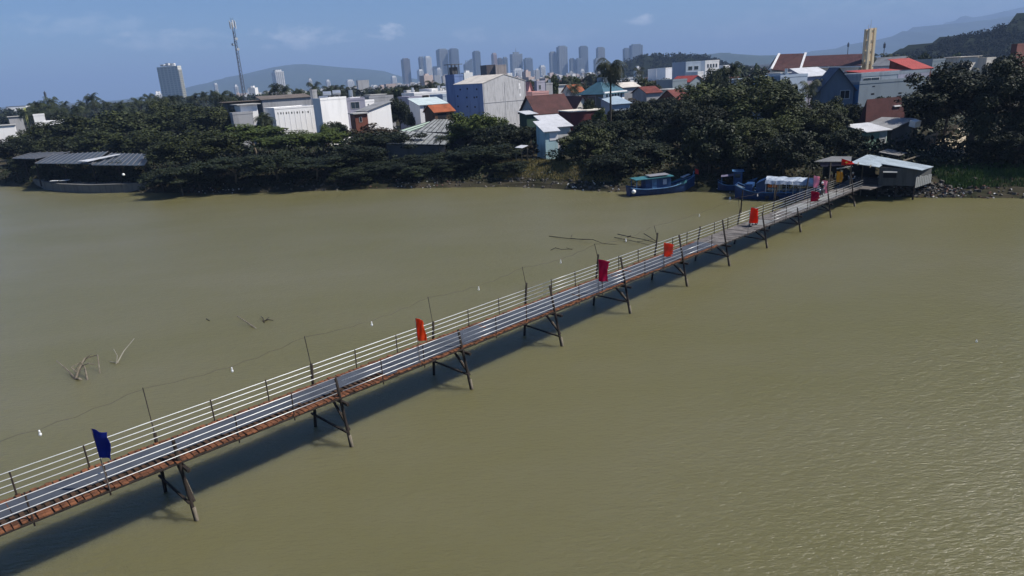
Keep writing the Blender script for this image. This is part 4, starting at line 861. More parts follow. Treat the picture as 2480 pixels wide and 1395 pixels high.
# ------------------------------------------------------------------ riverside restaurant pergola with quay wall (left)
def pergola():
    P = aty
    o0 = atz(220, 460, 1.5); o = empty('pergola', (o0.x, o0.y + 6, 1.5), 'long riverside pergola with a striped dark blue slatted roof at left', 'pergola')
    m = mat('dark_blue_sheet', (.05, .065, .085), .6, scale=1, rnd=.1); sl = mat('grey_slats', (.15, .15, .165), .7)
    quads = [((85, 396, 152), (222, 397, 146), (262, 367, 166), (130, 374, 170), 11), ((222, 400, 145.5), (350, 401, 139), (366, 373, 156), (272, 371, 163), 9), ((30, 384, 165), (84, 385, 160), (170, 368, 178), (82, 369, 184), 5)]
    for a, b, c, d, n in quads:
        a, b, c, d = [P(*q) for q in (a, b, c, d)]
        MB().slab(a, b, c, d, .08).build('roof_panel', m, o)
        for i in range(n + 1):
            t = i / n; MB().bar(a.lerp(b, t) + Vector((0, 0, .1)), d.lerp(c, t) + Vector((0, 0, .1)), .13, .1).build('slat', sl, o)
        for q in (a, b, a.lerp(b, .5), c, d): MB().bar((q.x, q.y + .2, .8), (q.x, q.y + .2, q.z - .08), .2).build('post', wood_d, o)
    a, b, c, d = P(188, 393, 147), P(212, 394, 146), P(292, 376, 156), P(284, 376, 157)
    MB().slab(a + Vector((0, 0, .25)), b + Vector((0, 0, .25)), c + Vector((0, 0, .25)), d + Vector((0, 0, .25)), .06).build('pale_strip', r_pale, o)
    pts = [atz(84, 452, 0), atz(110, 459, 0), atz(150, 465, 0), atz(220, 468, 0), atz(300, 466, 0), atz(364, 462, 0), atz(366, 452, 0)]
    qw = empty('quay_wall', pts[3], 'low curved grey quay wall at the waterline below the pergola', 'wall')
    for a, b in ((0, 6),):
        poly = [(p.x, p.y) for p in pts] + [(p.x + .2, p.y + .6) for p in pts[::-1]]
        MB().prism(poly, -1.5, 1.55).build('wall', wall('quay_concrete', (.14, .138, .13), .5, scale=1.0), qw)
        MB().prism([(p.x, p.y - .08) for p in pts] + [(p.x + .2, p.y + .8) for p in pts[::-1]], 1.553, 1.7).build('coping', MATS['quay_concrete'], qw)
    poly = [(p.x, p.y + .6) for p in pts] + [(pts[-1].x + 6, pts[-1].y + 16), (pts[0].x + 4, pts[0].y + 18)]
    MB().prism(poly, .2, 1.5).build('terrace', mat('terrace_floor', (.12, .11, .1), .9), kind='structure')
    st = empty('boat_steps', atz(95, 447, .3), 'pale slatted steps running into the water at the left end of the quay wall', 'steps')
    for i in range(6):
        a = atz(82 + i * 2, 450 - i * 1.6, 0); b = atz(108, 455 - i * 1.2, 0); z = .12 + i * .16
        MB().bar((a.x, a.y, z), (b.x, b.y, z), .35, .1).build('tread', wood_p, st)
    for i, (u, v) in enumerate(((133, 439), (157, 438))):
        q = atz(u, v, 2.1); w = empty('covered_table', (q.x, q.y, 1.5), ['white covered table at the left end of the pergola', 'white covered table right of the first at the pergola front'][i], 'table', 'white tables under the pergola')
        MB().box((q.x, q.y, 2.22), (1.7, 1.0, .08)).build('table_top', white_plastic, w)
        for dx in (-.7, .7):
            for dy in (-.35, .35): MB().bar((q.x + dx, q.y + dy, 1.5), (q.x + dx, q.y + dy, 2.18), .07).build('leg', wood_d, w)
    q = aty(299, 423, 139.5); MB()
    lp = empty('globe_lantern', q, 'round white lantern hanging under the right part of the pergola', 'lantern'); MB().ball(q, .27, 12, 8).build('globe', white_plastic, lp, smooth=True); MB().tube([q, (q.x, q.y, aty(299, 399, 139.5).z)], .02, n=5).build('cord', post_m, lp)
pergola()

# ------------------------------------------------------------------ telecom mast
def mast():
    Y = 250; b0 = aty(590, 250, Y); x, y = b0.x, b0.y; zt = aty(561, 45, Y).z
    top = aty(561, 46, Y); x = top.x + 0.0
    o = empty('telecom_mast', (x, y, 3), 'tall thin lattice telecom mast with antenna panels at its top', 'mast')
    st = mat('mast_steel', (.10, .11, .14), .6, metal=.1); lg = MB(); br_ = MB(); n = 26; hh = zt - 4 - 2.7
    w = lambda t: .75 - .35 * t
    c3 = [(math.cos(k * 2.094), math.sin(k * 2.094)) for k in range(3)]
    for k in range(3): MB().tube([(x + c3[k][0] * w(0), y + c3[k][1] * w(0), 2.7), (x + c3[k][0] * w(1), y + c3[k][1] * w(1), zt - 3)], .11, .08, n=5).build('leg', st, o)
    for i in range(n):
        t0, t1 = i / n, (i + 1) / n
        for k in range(3):
            a, b = c3[k], c3[(k + 1) % 3]
            br_.bar((x + a[0] * w(t0), y + a[1] * w(t0), 2.7 + hh * t0), (x + b[0] * w(t1), y + b[1] * w(t1), 2.7 + hh * t1), .07); br_.bar((x + a[0] * w(t1), y + a[1] * w(t1), 2.7 + hh * t1), (x + b[0] * w(t1), y + b[1] * w(t1), 2.7 + hh * t1), .06)
    br_.build('lattice', st, o)
    pm = mat('antenna_white', (.62, .63, .63), .5, var=.05)
    for k in range(6):
        th = k * 1.047; r_ = .95; q = Vector((x + math.cos(th) * r_, y + math.sin(th) * r_, zt - 2.2 + (k % 2) * .5)); MB().box(q, (.16, .36, 2.3), (math.cos(th), math.sin(th), 0)).build('antenna_panel', pm, o)
        MB().bar((x, y, q.z), q, .06).build('bracket', st, o)
    for k in range(4): MB().tube([(x + .3 * math.cos(k * 1.57), y + .3 * math.sin(k * 1.57), zt - 3), (x + .45 * math.cos(k * 1.57), y + .45 * math.sin(k * 1.57), zt + .4 - .3 * (k % 2))], .03, n=4).build('whip', st, o)
    for dzv, sx in ((6.5, 1), (8.2, -1), (9.8, 1), (25, 1)):
        q = Vector((x + sx * .75, y - .5, zt - dzv)); MB().tube([q, q + Vector((sx * .1, -.3, 0))], .42, .45, n=10).build('dish', pm, o)
mast()
for u, vt, vb, Y, lab in ((2143, 102, 150, 420, 'thin dark mast right of the bell tower'), (2055, 102, 130, 520, 'thin short mast above the church nave'), (107, 220, 250, 420, 'short dark crane mast above the left palms')):
    a = aty(u, vt, Y); o = empty('thin_mast', (a.x, a.y, 3), lab, 'mast'); h = a.z - 3
    MB().tube([(a.x, a.y, 2.5), (a.x, a.y, a.z)], .45, .18, n=5).build('pole', mat('mast_dark', (.08, .09, .11), .7), o); MB().box((a.x, a.y, a.z - 2), (.9, .9, 2.4)).build('antenna', MATS['mast_dark'], o)
# ------------------------------------------------------------------ high-rise skyline
TM = {'dark': tower_mat('dark_tower', (.20, .18, .18), (.06, .07, .09), 3.4, 5), 'grey': tower_mat('grey_tower', (.26, .27, .28), (.07, .09, .11), 3.4, 4.5), 'blue': tower_mat('blue_tower', (.16, .19, .23), (.06, .08, .11), 3.4, 6),
      'white': tower_mat('white_tower', (.78, .77, .75), (.32, .34, .36), 3.3, 7), 'pink': tower_mat('pink_tower', (.55, .42, .4), (.2, .18, .2), 3.4, 5), 'hotel': tower_mat('grey_hotel', (.62, .61, .55), (.42, .43, .41), 3.3, 3.6)}
def tower(label, u0, uc, u2, vt, style, Y=3600, a=25, crown='box', name='tower_block', vr=None):
    a = R(a); C = aty(uc, vt, Y); er = Vector((math.cos(a), math.sin(a), 0)); el = Vector((-math.sin(a), math.cos(a), 0))
    def solve(dv, u, sgn, hi):
        lo = .5
        for _ in range(40):
            m_ = (lo + hi) / 2
            if (proj(C + dv * m_)[0] - u) * sgn < 0: lo = m_
            else: hi = m_
        return lo
    wr = solve(er, u2, 1, 120); wl = solve(el, u0, -1, 60 * Y / 3600 + 30)
    ctr = C + er * wr / 2 + el * wl / 2
    o = empty(name, (C.x, C.y, 2), label, 'tower block')
    pt = lambda r_, l_: (C.x + er.x * r_ + el.x * l_, C.y + er.y * r_ + el.y * l_)
    zt = C.z; m = TM[style]
    if crown == 'slant': MB().prism([pt(0, 0), pt(wr, 0), pt(wr, wl), pt(0, wl)], 2, [zt - 26, zt, zt, zt - 26]).build('body', m, o)
    else: MB().prism([pt(0, 0), pt(wr, 0), pt(wr, wl), pt(0, wl)], 2, zt - (5 if crown in ('box', 'cut') else 0)).build('body', m, o)
    if crown == 'box': MB().prism([pt(wr * .15, wl * .15), pt(wr * .85, wl * .15), pt(wr * .85, wl * .85), pt(wr * .15, wl * .85)], zt - 5.01, zt).build('crown', m, o)
    if crown == 'cut': MB().prism([pt(wr * .1, wl * .1), pt(wr * .9, wl * .1), pt(wr * .9, wl * .9), pt(wr * .1, wl * .9)], zt - 5.01, [zt - 3, zt + 4, zt + 4, zt - 3]).build('crown', m, o)
    if crown == 'spire':
        MB().prism([pt(wr * .25, wl * .25), pt(wr * .75, wl * .25), pt(wr * .75, wl * .75), pt(wr * .25, wl * .75)], zt, zt + 9).build('crown', m, o); q = pt(wr * .5, wl * .5); MB().tube([(*q, zt + 8), (*q, zt + 30)], 1.5, .5, n=5).build('spire', m, o)
    f = MB()                                           # vertical fins give the facade relief
    for k in range(5):
        t = (k + .5) / 5; q = pt(wr * t, -.4); f.box((q[0], q[1], (2 + zt - 6) / 2), (wr * .06, 1.2, zt - 8), er)
    f.build('fin', m, o)
    return o
far = 'far tower '
tower('broad grey high-rise slab standing alone above the palms at left', 379, 429, 438, 159, 'hotel', 1150, 62, 'none', 'hotel_tower')
p = aty(405, 157, 1160); o = empty('roof_plant', (p.x, p.y, p.z - 3), 'pale plant boxes on the roof of the lone grey slab', 'plant room')
for dx, w_, h_ in ((-8, 6, 3), (0, 5, 4.5), (8, 6, 4)): MB().box((p.x + dx, p.y + 2, p.z - 1 + h_ / 2 - 1), (w_, 6, h_)).build('box', TM['white'], o)
for args in (
    ('small white block at the foot of the lone grey slab', 368, 374, 390, 221, 'white', 1300), ('tiny greenish block left of the telecom mast', 516, 519, 526, 201, 'white', 2600), ('small white block just left of the mast foot', 565, 568, 576, 205, 'white', 2200),
    ('two tone white tower with a stepped top in front of the far left hill', 656, 664, 686, 169, 'white', 2000), ('slim white tower right of the two tone tower', 745, 747, 755, 190, 'white', 2400), ('small whitish tower before the right slope of the far left hill', 787, 790, 799, 193, 'white', 2700),
    ('wide low white block below the right slope of the far left hill', 836, 840, 857, 193, 'white', 2700), ('tiny pale tower right of the wide low white block', 882, 885, 892, 195, 'white', 3000), ('pale tower at the left start of the skyline', 945, 949, 960, 184, 'white', 3000),
    ('dark brown grey tower first on the left of the skyline', 970, 976, 992, 141, 'dark'), ('grey tower directly left of the bright white tower', 1012, 1016, 1027, 137, 'grey'), ('bright white tower with a grey left side in the skyline', 1024, 1030, 1044, 136, 'white', 3400),
    ('short white block in front of the bright white tower', 1009, 1014, 1025, 168, 'white', 3000), ('short grey block between the bright white tower and the tall twin', 1045, 1049, 1062, 161, 'grey'), ('small white twin block at the foot of the tall twin towers', 1054, 1058, 1068, 164, 'white', 3000),
    ('left one of the two tall blue grey twin towers', 1055, 1063, 1084, 118, 'grey'), ('right one of the two tall blue grey twin towers', 1085, 1092, 1110, 117, 'blue'), ('tower with a slanted wedge top above the rooftop pavilion', 1121, 1125, 1144, 143, 'blue', 3700, 25, 'slant'),
    ('tall blue grey tower right of the wedge topped tower', 1143, 1149, 1163, 123, 'blue'), ('slim pinkish tower above the beige roof', 1189, 1194, 1203, 128, 'pink', 3000), ('grey tower touching the slim pinkish tower', 1203, 1207, 1217, 140, 'dark', 3200), ('pale grey tower right of the pinkish pair', 1216, 1220, 1229, 138, 'grey', 3400),
    ('broad tower with a spire in the middle of the skyline', 1234, 1240, 1265, 131, 'grey', 3600, 25, 'spire'), ('medium grey tower right of the spire tower', 1267, 1272, 1290, 140, 'blue'), ('low white cluster block below the spire tower', 1238, 1244, 1267, 166, 'white', 2800), ('short bright white block in the gap of the skyline', 1304, 1309, 1321, 158, 'white', 2600),
    ('lower left shoulder of the tallest grey tower group', 1329, 1333, 1348, 125, 'grey'), ('tallest grey tower of the right group', 1347, 1353, 1374, 111, 'grey'), ('low wide grey block right of the tallest tower', 1378, 1382, 1392, 141, 'grey'), ('pale low block under the slim tall tower', 1392, 1397, 1416, 141, 'blue', 3300),
    ('slim tall tower between the tallest and the rounded tower', 1401, 1406, 1424, 111, 'blue'), ('low grey block left below the tower beside the palm', 1437, 1442, 1461, 141, 'grey', 3300), ('grey tower just left of the palm crown', 1443, 1448, 1465, 114, 'grey'), ('lower left part of the last broad tower pair', 1508, 1513, 1526, 116, 'blue'),
    ('broad dark blue tower last on the right of the skyline', 1524, 1530, 1557, 107, 'blue', 3500), ('small white block between the skyline gap and the slim tall tower', 1404, 1407, 1415, 167, 'white', 2600), ('tiny white tower right of the low white cluster block', 1290, 1293, 1300, 170, 'white', 2800)):
    tower(*args)
# low town that reads as one pale mass in front of the towers
rnd = random.Random(5); mb = {k: MB() for k in (0, 1, 2)}
for i in range(420):
    Y = rnd.uniform(900, 2800); u = rnd.uniform(960, 1620) if i < 330 else rnd.uniform(560, 960); vg = proj(aty(u, 200, Y))[1]
    q = aty(u, 190, Y); h = rnd.uniform(5, 13) if rnd.random() < .93 else rnd.uniform(14, 26); w_ = rnd.uniform(6, 15)
    th = rnd.uniform(0, .7); mb[i % 3].box((q.x, q.y, 3 + h / 2), (w_, rnd.uniform(8, 16), h), (math.cos(th), math.sin(th), 0))
    if rnd.random() < .5: mb[i % 3].box((q.x, q.y, 3 + h + 1), (w_ * .4, 5, 2.4), (math.cos(th), math.sin(th), 0))
for k, m in enumerate((wall('town_white', (.74, .73, .71), .85), wall('town_grey', (.5, .48, .46), .7), wall('town_tint', (.52, .42, .38), .7))): o = mb[k].build('distant_town', m, kind='stuff'); tag(o, 'low pale town blocks crowded below the skyline', 'town')
# nearer roofs among trees on the plain right of the bell tower
mb = {k: MB() for k in range(3)}
for i in range(120):
    Y = rnd.uniform(330, 760); u = rnd.choice((rnd.uniform(2110, 2330), rnd.uniform(1340, 1560), rnd.uniform(1750, 1880), rnd.uniform(1570, 1760))); q = aty(u, 150, Y); h = rnd.uniform(5, 9); w_ = rnd.uniform(7, 13); th = rnd.uniform(0.2, .8)
    mb[i % 3].box((q.x, q.y, 3 + h / 2), (w_, 9, h), (math.cos(th), math.sin(th), 0)); mb[i % 3].box((q.x, q.y, 3 + h + .15), (w_ + .8, 9.8, .3), (math.cos(th), math.sin(th), 0))
for k, m in enumerate((MATS['town_white'], pblue_w, wall('town_roof_red', (.3, .12, .09), .7))): o = mb[k].build('distant_roofs', m, kind='stuff'); tag(o, 'low roofs packed among trees on the plain', 'roofs')

# ------------------------------------------------------------------ boats
hull_b = mat('blue_hull_paint', (.013, .048, .16), .45, scale=1.5, col2=(.009, .026, .08), fac=(.35, .6)); hull_l = mat('light_blue_trim', (.09, .22, .42), .5, scale=2, col2=(.05, .12, .24)); cabin_b = mat('cabin_blue', (.02, .07, .21), .5, scale=1.5, col2=(.014, .045, .12))
teal_b = mat('teal_trim', (.06, .21, .24), .5, scale=2, col2=(.03, .11, .13)); tarp_m = mat('silver_tarp', (.42, .47, .54), .45, scale=1.2, col2=(.2, .25, .33), fac=(.4, .6), bump=.6, bscale=2)
def hull(o, Lh, Bm, H, bow=1.1, stern=.25, m=None):
    """lofted open hull, bow towards +x, local coordinates"""
    n = 18; mb = MB(); sec = 7
    def st(i):
        t = i / n; w = Bm / 2 * (1 - max(0, (t - .5) / .5) ** 2.2) * (.72 + .28 * min(1, t / .25)); w = max(w, .04); z = H + bow * max(0, (t - .45) / .55) ** 2 + stern * max(0, (.3 - t) / .3) ** 2
        return -Lh / 2 + Lh * t, w, z, -.45 + (.5 + bow * .5) * max(0, (t - .75) / .25) ** 2
    for i in range(n + 1):
        x, w, z, k = st(i)
        for j in range(sec * 2 + 1):
            q = (j - sec) / sec; s = 1 if q > 0 else -1; a = abs(q); mb.v.append((x, s * w * min(1, a ** .55), k + (z - k) * a ** 2.2))
    c = sec * 2 + 1
    for i in range(n):
        for j in range(c - 1): a = i * c + j; mb.f.append((a, a + c, a + c + 1, a + 1))
    mb.f.append(tuple(range(c)))
    h = mb.build('hull', m or hull_b, o, smooth=False)
    d = MB(); dk = []
    for i in range(n + 1):
        x, w, z, k = st(i); d.v += [(x, w * .96, z - .28), (x, -w * .96, z - .28)]
    for i in range(n): a = i * 2; d.f.append((a, a + 1, a + 3, a + 2))
    d.build('deck', mat('boat_deck', (.10, .15, .2), .8, scale=2, col2=(.05, .07, .1)), o)
    g = MB()
    for s in (-1, 1): g.tube([(st(i)[0], s * (st(i)[1] + .02), st(i)[2]) for i in range(n + 1)], .07, n=5)
    g.build('gunwale', hull_l, o)
    return st
def place(o, u0, v0, u1, v1, z=0.0):
    a, b = atz(u0, v0, z), atz(u1, v1, z); c = (a + b) / 2; o.location = (c.x, c.y, 0); o.rotation_euler = (0, 0, math.atan2(b.y - a.y, b.x - a.x)); return (b - a).length
def boat_a():
    o = empty('fishing_boat', (0, 0, 0), 'blue wooden fishing boat with a cabin and raised bow by the big tree', 'boat')
    Lh = (atz(1684, 462, 0) - atz(1519, 474, 0)).length; st = hull(o, Lh, 2.9, .95, 1.35, .35)
    x0 = -Lh * .27; x1 = Lh * .10
    c = MB().prism([(x0, -1.05), (x1, -1.05), (x1, 1.05), (x0, 1.05)], .6, 2.45); cb = c.build('cabin', cabin_b, o)
    MB().slab((-Lh * .43, -1.35, 2.42), (x1 + .4, -1.35, 2.62), (x1 + .4, 1.35, 2.62), (-Lh * .43, 1.35, 2.42), .09).build('cabin_roof', teal_b, o)
    MB().slab((x0 + .6, -1.1, 2.75), (x1 - .2, -1.1, 2.85), (x1 - .2, 1.0, 2.85), (x0 + .6, 1.0, 2.75), .06).build('roof_board', mat('grey_board', (.2, .2, .22), .8), o)
    MB().box((x1 - .95, -1.07, 1.8), (.55, .06, .75)).build('window', glass if False else mat('pale_pane', (.32, .38, .5), .3), o)
    MB().box((x0 + 1.3, -1.07, 1.45), (.7, .05, 1.6)).build('door', hull_l, o)
    for s in (-1, 1): MB().bar((-Lh * .41, s * 1.2, .9), (-Lh * .41, s * 1.2, 2.4), .09).build('roof_post', hull_l, o)
    # slanted bulwark boards towards the bow
    for s in (-1, 1): MB().quad((Lh * .18, s * 1.28, 1.0), (Lh * .34, s * 1.0, 1.4), (Lh * .34, s * .98, 1.9), (Lh * .18, s * 1.25, 1.35)).quad((Lh * .18, s * 1.24, 1.35), (Lh * .34, s * .97, 1.9), (Lh * .34, s * .99, 1.4), (Lh * .18, s * 1.27, 1.0)).build('bulwark', teal_b, o)
    MB().tube([(Lh * .46, 0, 1.9), (Lh * .49, 0, 2.9)], .06, n=6).build('bow_post', hull_l, o)
    MB().slab((Lh * .30, -.5, 2.1), (Lh * .42, -.35, 2.5), (Lh * .42, .35, 2.5), (Lh * .30, .5, 2.1), .05).build('bow_tarp', tarp_m, o)
    place(o, 1519, 474, 1684, 460)
    q = o.matrix_basis @ Vector((-Lh * .46, -1.35, .75)); f = empty('fender', q, 'white round fender at the stern of the blue fishing boat', 'fender'); MB().ball(q, .32, 10, 8).build('ball', white_plastic, f, smooth=True); MB().tube([q, q + Vector((0, .1, .6))], .03, n=5).build('rope', wood_p, f)
    q = o.matrix_basis @ Vector((Lh * .5, 0, 2.3)); f = empty('flag', q, 'small limp dark red flag at the bow of the blue fishing boat', 'flag'); MB().tube([q - Vector((0, 0, .5)), q + Vector((0, 0, 1.1))], .03, n=5).build('flagpole', post_m, f)
    MB().slab(q + Vector((.03, 0, .95)), q + Vector((.5, -.1, .75)), q + Vector((.55, -.12, .05)), q + Vector((.05, 0, .2)), .02).build('cloth', mat('dark_red_cloth', (.3, .02, .02), .8), f)
boat_a()
def boat_b():
    o = empty('canopy_boat', (0, 0, 0), 'long blue passenger boat under a silver tarpaulin canopy beside the bridge', 'boat')
    A, B_ = (1782, 478), (1985, 483); Lh = (atz(*B_, 0) - atz(*A, 0)).length; st = hull(o, Lh, 3.2, 1.05, .35, .9)
    MB().box((-Lh * .33, 0, 1.3), (Lh * .09, 2.2, 1.5)).build('engine_box', cabin_b, o)
    MB().slab((-Lh * .24, -1.5, 2.2), (-Lh * .12, -1.45, 2.85), (-Lh * .12, 1.45, 2.85), (-Lh * .24, 1.5, 2.2), .1).prism([(-Lh * .24, -1.2), (-Lh * .12, -1.2), (-Lh * .12, 1.2), (-Lh * .24, 1.2)], .7, [2.08, 2.7, 2.7, 2.08]).build('wheelhouse', cabin_b, o)
    rr = random.Random(4); t = MB(); nx = 16
    for i in range(nx + 1):
        x = -Lh * .13 + (Lh * .58) * i / nx
        for j, (y, z) in enumerate(((-1.75, 2.25), (-1.5, 2.72), (-.7, 2.92), (0, 3.0), (.7, 2.92), (1.5, 2.72), (1.75, 2.25))): t.v.append((x, y + rr.uniform(-.05, .05), z - .22 * i / nx + rr.uniform(-.07, .07)))
    for i in range(nx):
        for j in range(6): a = i * 7 + j; t.f.append((a, a + 7, a + 8, a + 1))
    t.build('canopy', tarp_m, o)
    for i in range(8):
        x = -Lh * .12 + Lh * .56 * i / 7
        for s in (-1, 1): MB().tube([(x, s * 1.5, .9), (x, s * 1.5, 2.7 - .2 * i / 7)], .045, n=5).build('canopy_post', mat('pale_post', (.45, .48, .5), .5, metal=.3), o)
    for s in (-1, 1): MB().bar((-Lh * .1, s * 1.5, 1.45), (Lh * .45, s * 1.45, 1.45), .05).build('side_rail', MATS['pale_post'], o)
    for i in range(6): MB().box((-Lh * .02 + i * Lh * .075, 0, 1.15), (.45, 2.4, .12)).build('bench', hull_l, o)
    MB().box((-Lh * .04, -.9, 1.9), (1.3, .8, .35)).build('life_vests', mat('orange_vests', (.6, .16, .03), .8), o); MB().box((Lh * .03, -.7, 1.7), (.7, .8, .7), (1, .2, 0)).build('sacks', mat('pale_sacks', (.42, .38, .25), .9), o)
    for s in range(3): MB().tube([(-Lh * .10 + s * Lh * .12, -1.62, .35), (-Lh * .10 + s * Lh * .12, -1.68, .35)], .28, n=10).build('tyre_fender', mat('tyre', (.02, .02, .02), .9), o)
    place(o, *A, *B_)
boat_b()
def boat_c():
    o = empty('cabin_boat', (0, 0, 0), 'shorter blue boat with a square wheelhouse lying behind the canopy boat', 'boat')
    A, B_ = (1738, 462), (1832, 461); Lh = (atz(*B_, 0) - atz(*A, 0)).length; hull(o, Lh, 2.6, 1.0, .8, .5)
    MB().prism([(-Lh * .1, -.9), (Lh * .12, -.9), (Lh * .12, .9), (-Lh * .1, .9)], .6, 2.9).build('wheelhouse', cabin_b, o); MB().box((0.05, 0, 2.95), (Lh * .3, 2.2, .1)).build('wheelhouse_roof', hull_l, o)
    MB().box((0, -.92, 2.3), (Lh * .14, .05, .55)).build('window', glass, o); MB().slab((-Lh * .42, -1.0, 2.2), (-Lh * .1, -1.0, 2.4), (-Lh * .1, 1.0, 2.4), (-Lh * .42, 1.0, 2.2), .06).build('awning', mat('dull_violet_tarp', (.16, .15, .22), .7), o)
    for s in (-1, 1): MB().bar((-Lh * .4, s * .9, .8), (-Lh * .4, s * .9, 2.2), .07).build('awning_post', hull_l, o)
    place(o, *A, *B_)
boat_c()

# ------------------------------------------------------------------ poles, floats and driftwood in the water
def pole(label, u, v0, v1, Y=None, lean=0.0, r=.1, pale=False):
    b = atz(u, v0, 0); o = empty('mooring_pole', b, label, 'pole'); zt = 0
    while proj((b.x, b.y, zt))[1] > v1: zt += .05
    MB().tube([(b.x, b.y, -1.5), (b.x + lean, b.y, zt)], r, r * .8, n=7).build('pole', wood_p if pale else wood_d, o)
def sticks(name, label, pieces, m=None):
    c = atz(*pieces[0][0][:2], 0); o = empty(name, c, label, 'driftwood'); k = 0
    for pts in pieces:
        P = [Vector(atz(p[0], p[1], 0)) for p in pts]
        for p, q in zip(P, pts):                       # q[2] = height above the water, moved towards us so that it stays on its pixel
            h = q[2]
            if h > 0: p.xy = atz(q[0], q[1], h).xy
            p.z = h
        r0 = pts[0][3] if len(pts[0]) > 3 else .06
        MB().tube(P, r0, r0 * .5, n=6).build('branch', m or wood_p, o); k += 1
D = sticks
D('driftwood', 'tangle of bleached branches sticking out of the water at far left', [[(212, 922, -.1, .07), (205, 890, .5), (195, 876, .9), (180, 900, .3)], [(183, 916, -.05, .06), (160, 893, .3), (137, 874, .7)], [(183, 918, 0, .08), (190, 895, .5), (205, 868, .95), (236, 860, .9), (242, 905, -.05)], [(186, 912, 0, .05), (200, 885, .7), (215, 880, .9), (231, 884, .6)], [(190, 905, .2, .05), (172, 890, .5), (190, 880, .6)], [(200, 880, .6, .04), (214, 862, 1.1), (222, 858, 1.2)], [(176, 915, -.1, .1), (192, 917, .12, .1), (200, 919, -.1)]])
D('driftwood', 'thin forked branch right of the bleached tangle', [[(280, 882, -.1, .05), (284, 862, .5), (275, 845, 1.0)], [(282, 880, -.05, .05), (300, 850, .4), (325, 820, 1.0)], [(266, 876, .05, .035), (287, 879, .05)]], mat('grey_branch', (.24, .22, .17), .9))
D('driftwood', 'single straight pale stick slanting out of the brown water', [[(623, 796, -.08, .07), (600, 782, .2), (574, 765, .55)]])
D('driftwood', 'dark twig bundle just breaking the surface beside the pale stick', [[(636, 778, .02, .05), (650, 774, .1), (662, 776, .0)], [(640, 782, 0, .05), (637, 770, .15), (632, 766, .1)], [(640, 778, 0, .04), (652, 768, .12)]], wood_d)
D('driftwood', 'long dark branch floating left of the tall far piles', [[(1330, 572, .02, .04), (1382, 578, .15, .07), (1435, 580, .25), (1462, 590, .1), (1500, 592, -.02)], [(1382, 577, .12, .05), (1410, 580, .3), (1436, 580, .25)], [(1384, 573, .3, .03), (1386, 568, .5)]], wood_d)
D('driftwood', 'thin crossed branches in the water beside the tall far pile', [[(1496, 567, .35, .05), (1522, 573, .45), (1560, 580, .3), (1596, 590, 0)], [(1488, 575, .1, .04), (1530, 583, .25), (1575, 594, 0)], [(1520, 574, .4, .09), (1528, 571, .6)], [(1560, 566, .3, .05), (1575, 575, .3), (1590, 585, 0)], [(1540, 586, .1, .035), (1580, 580, .3)]], wood_d)
D('driftwood', 'small twig row lying low in the water left of the crimson banner', [[(1333, 606, .0, .04), (1345, 600, .15), (1360, 604, .1), (1388, 603, 0)], [(1372, 600, .1, .03), (1386, 605, 0)]], wood_d)
D('driftwood', 'tiny dark twig alone in the open water left of the pale stick', [[(500, 772, 0, .05), (504, 775, .1), (508, 777, 0)]], wood_d)
pole('dark pole left of the canopy boat leaning towards the bridge', 1792, 515, 462, lean=.25)
pole('thin pale pole in front of the canopy boat', 1874, 500, 440, r=.07, pale=True)
for k, (u, v, lab) in enumerate(((1768, 481, 'small white bottle float below the blue canopy boat'), (2365, 827, 'tiny white float alone on the right of the river'))):
    q = atz(u, v, .08); o = empty('float', q, lab, 'float'); MB().ball(q, (.16, .16, .2) if k == 0 else (.06, .06, .08), 8, 6).build('body', white_plastic, o, smooth=True); MB().tube([q, q + Vector((0, 0, .3 if k == 0 else .12))], .04 if k == 0 else .02, n=6).build('neck', white_plastic, o)

# ------------------------------------------------------------------ motorbikes and riders
dark_pl = mat('black_paint', (.015, .015, .017), .3, var=.1, spec=.5); chrome = mat('chrome', (.75, .75, .75), .2, metal=.9, var=.05); tyre = mat('tyre_rubber', (.015, .015, .015), .85)
def motorbike():
    o = empty('motorbike', (0, 0, 0), 'x', 'motorbike')
    def wheel(x):
        n = 16; t = MB(); t.tube([(x + .27 * math.cos(k * math.tau / n), 0, .28 + .27 * math.sin(k * math.tau / n)) for k in range(n + 1)], .05, n=6, cap=False)
        w = t.build('wheel', tyre, o); MB().tube([(x, -.03, .28), (x, .03, .28)], .19, n=12).build('rim', chrome, w)
    wheel(-.62); wheel(.62)
    MB().prism([(-.8, -.12), (.25, -.14), (.25, .14), (-.8, .12)], [.5, .42, .42, .5], [.72, .6, .6, .72]).box((.1, 0, .42), (.6, .26, .2)).build('body', dark_pl, o)
    MB().prism([(-.75, -.14), (.12, -.12), (.12, .12), (-.75, .14)], .72, [.82, .78, .78, .82]).build('seat', mat('black_seat', (.02, .02, .022), .7), o)
    MB().prism([(.3, -.2), (.5, -.12), (.5, .12), (.3, .2)], [.3, .35, .35, .3], [.95, 1.0, 1.0, .95]).build('leg_shield', dark_pl, o)
    MB().tube([(.62, 0, .28), (.42, 0, 1.02)], .035, n=6).build('fork', chrome, o); MB().tube([(.32, -.34, 1.05), (.42, 0, 1.02), (.32, .34, 1.05)], .022, n=6).build('handlebar', chrome, o)
    MB().ball((.52, 0, .93), (.09, .11, .1)).build('headlight', white_plastic, o)
    for s in (-1, 1): MB().tube([(.34, s * .3, 1.05), (.3, s * .36, 1.26)], .012, n=5).ball((.3, s * .36, 1.3), (.03, .09, .06)).build('mirror', chrome, o)
    MB().tube([(-.1, -.16, .3), (-.8, -.18, .36)], .05, n=7).build('exhaust', chrome, o)
    MB().slab((-.95, -.1, .62), (-.45, -.1, .66), (-.45, .1, .66), (-.95, .1, .62), .03).build('mudguard', dark_pl, o)
    return o
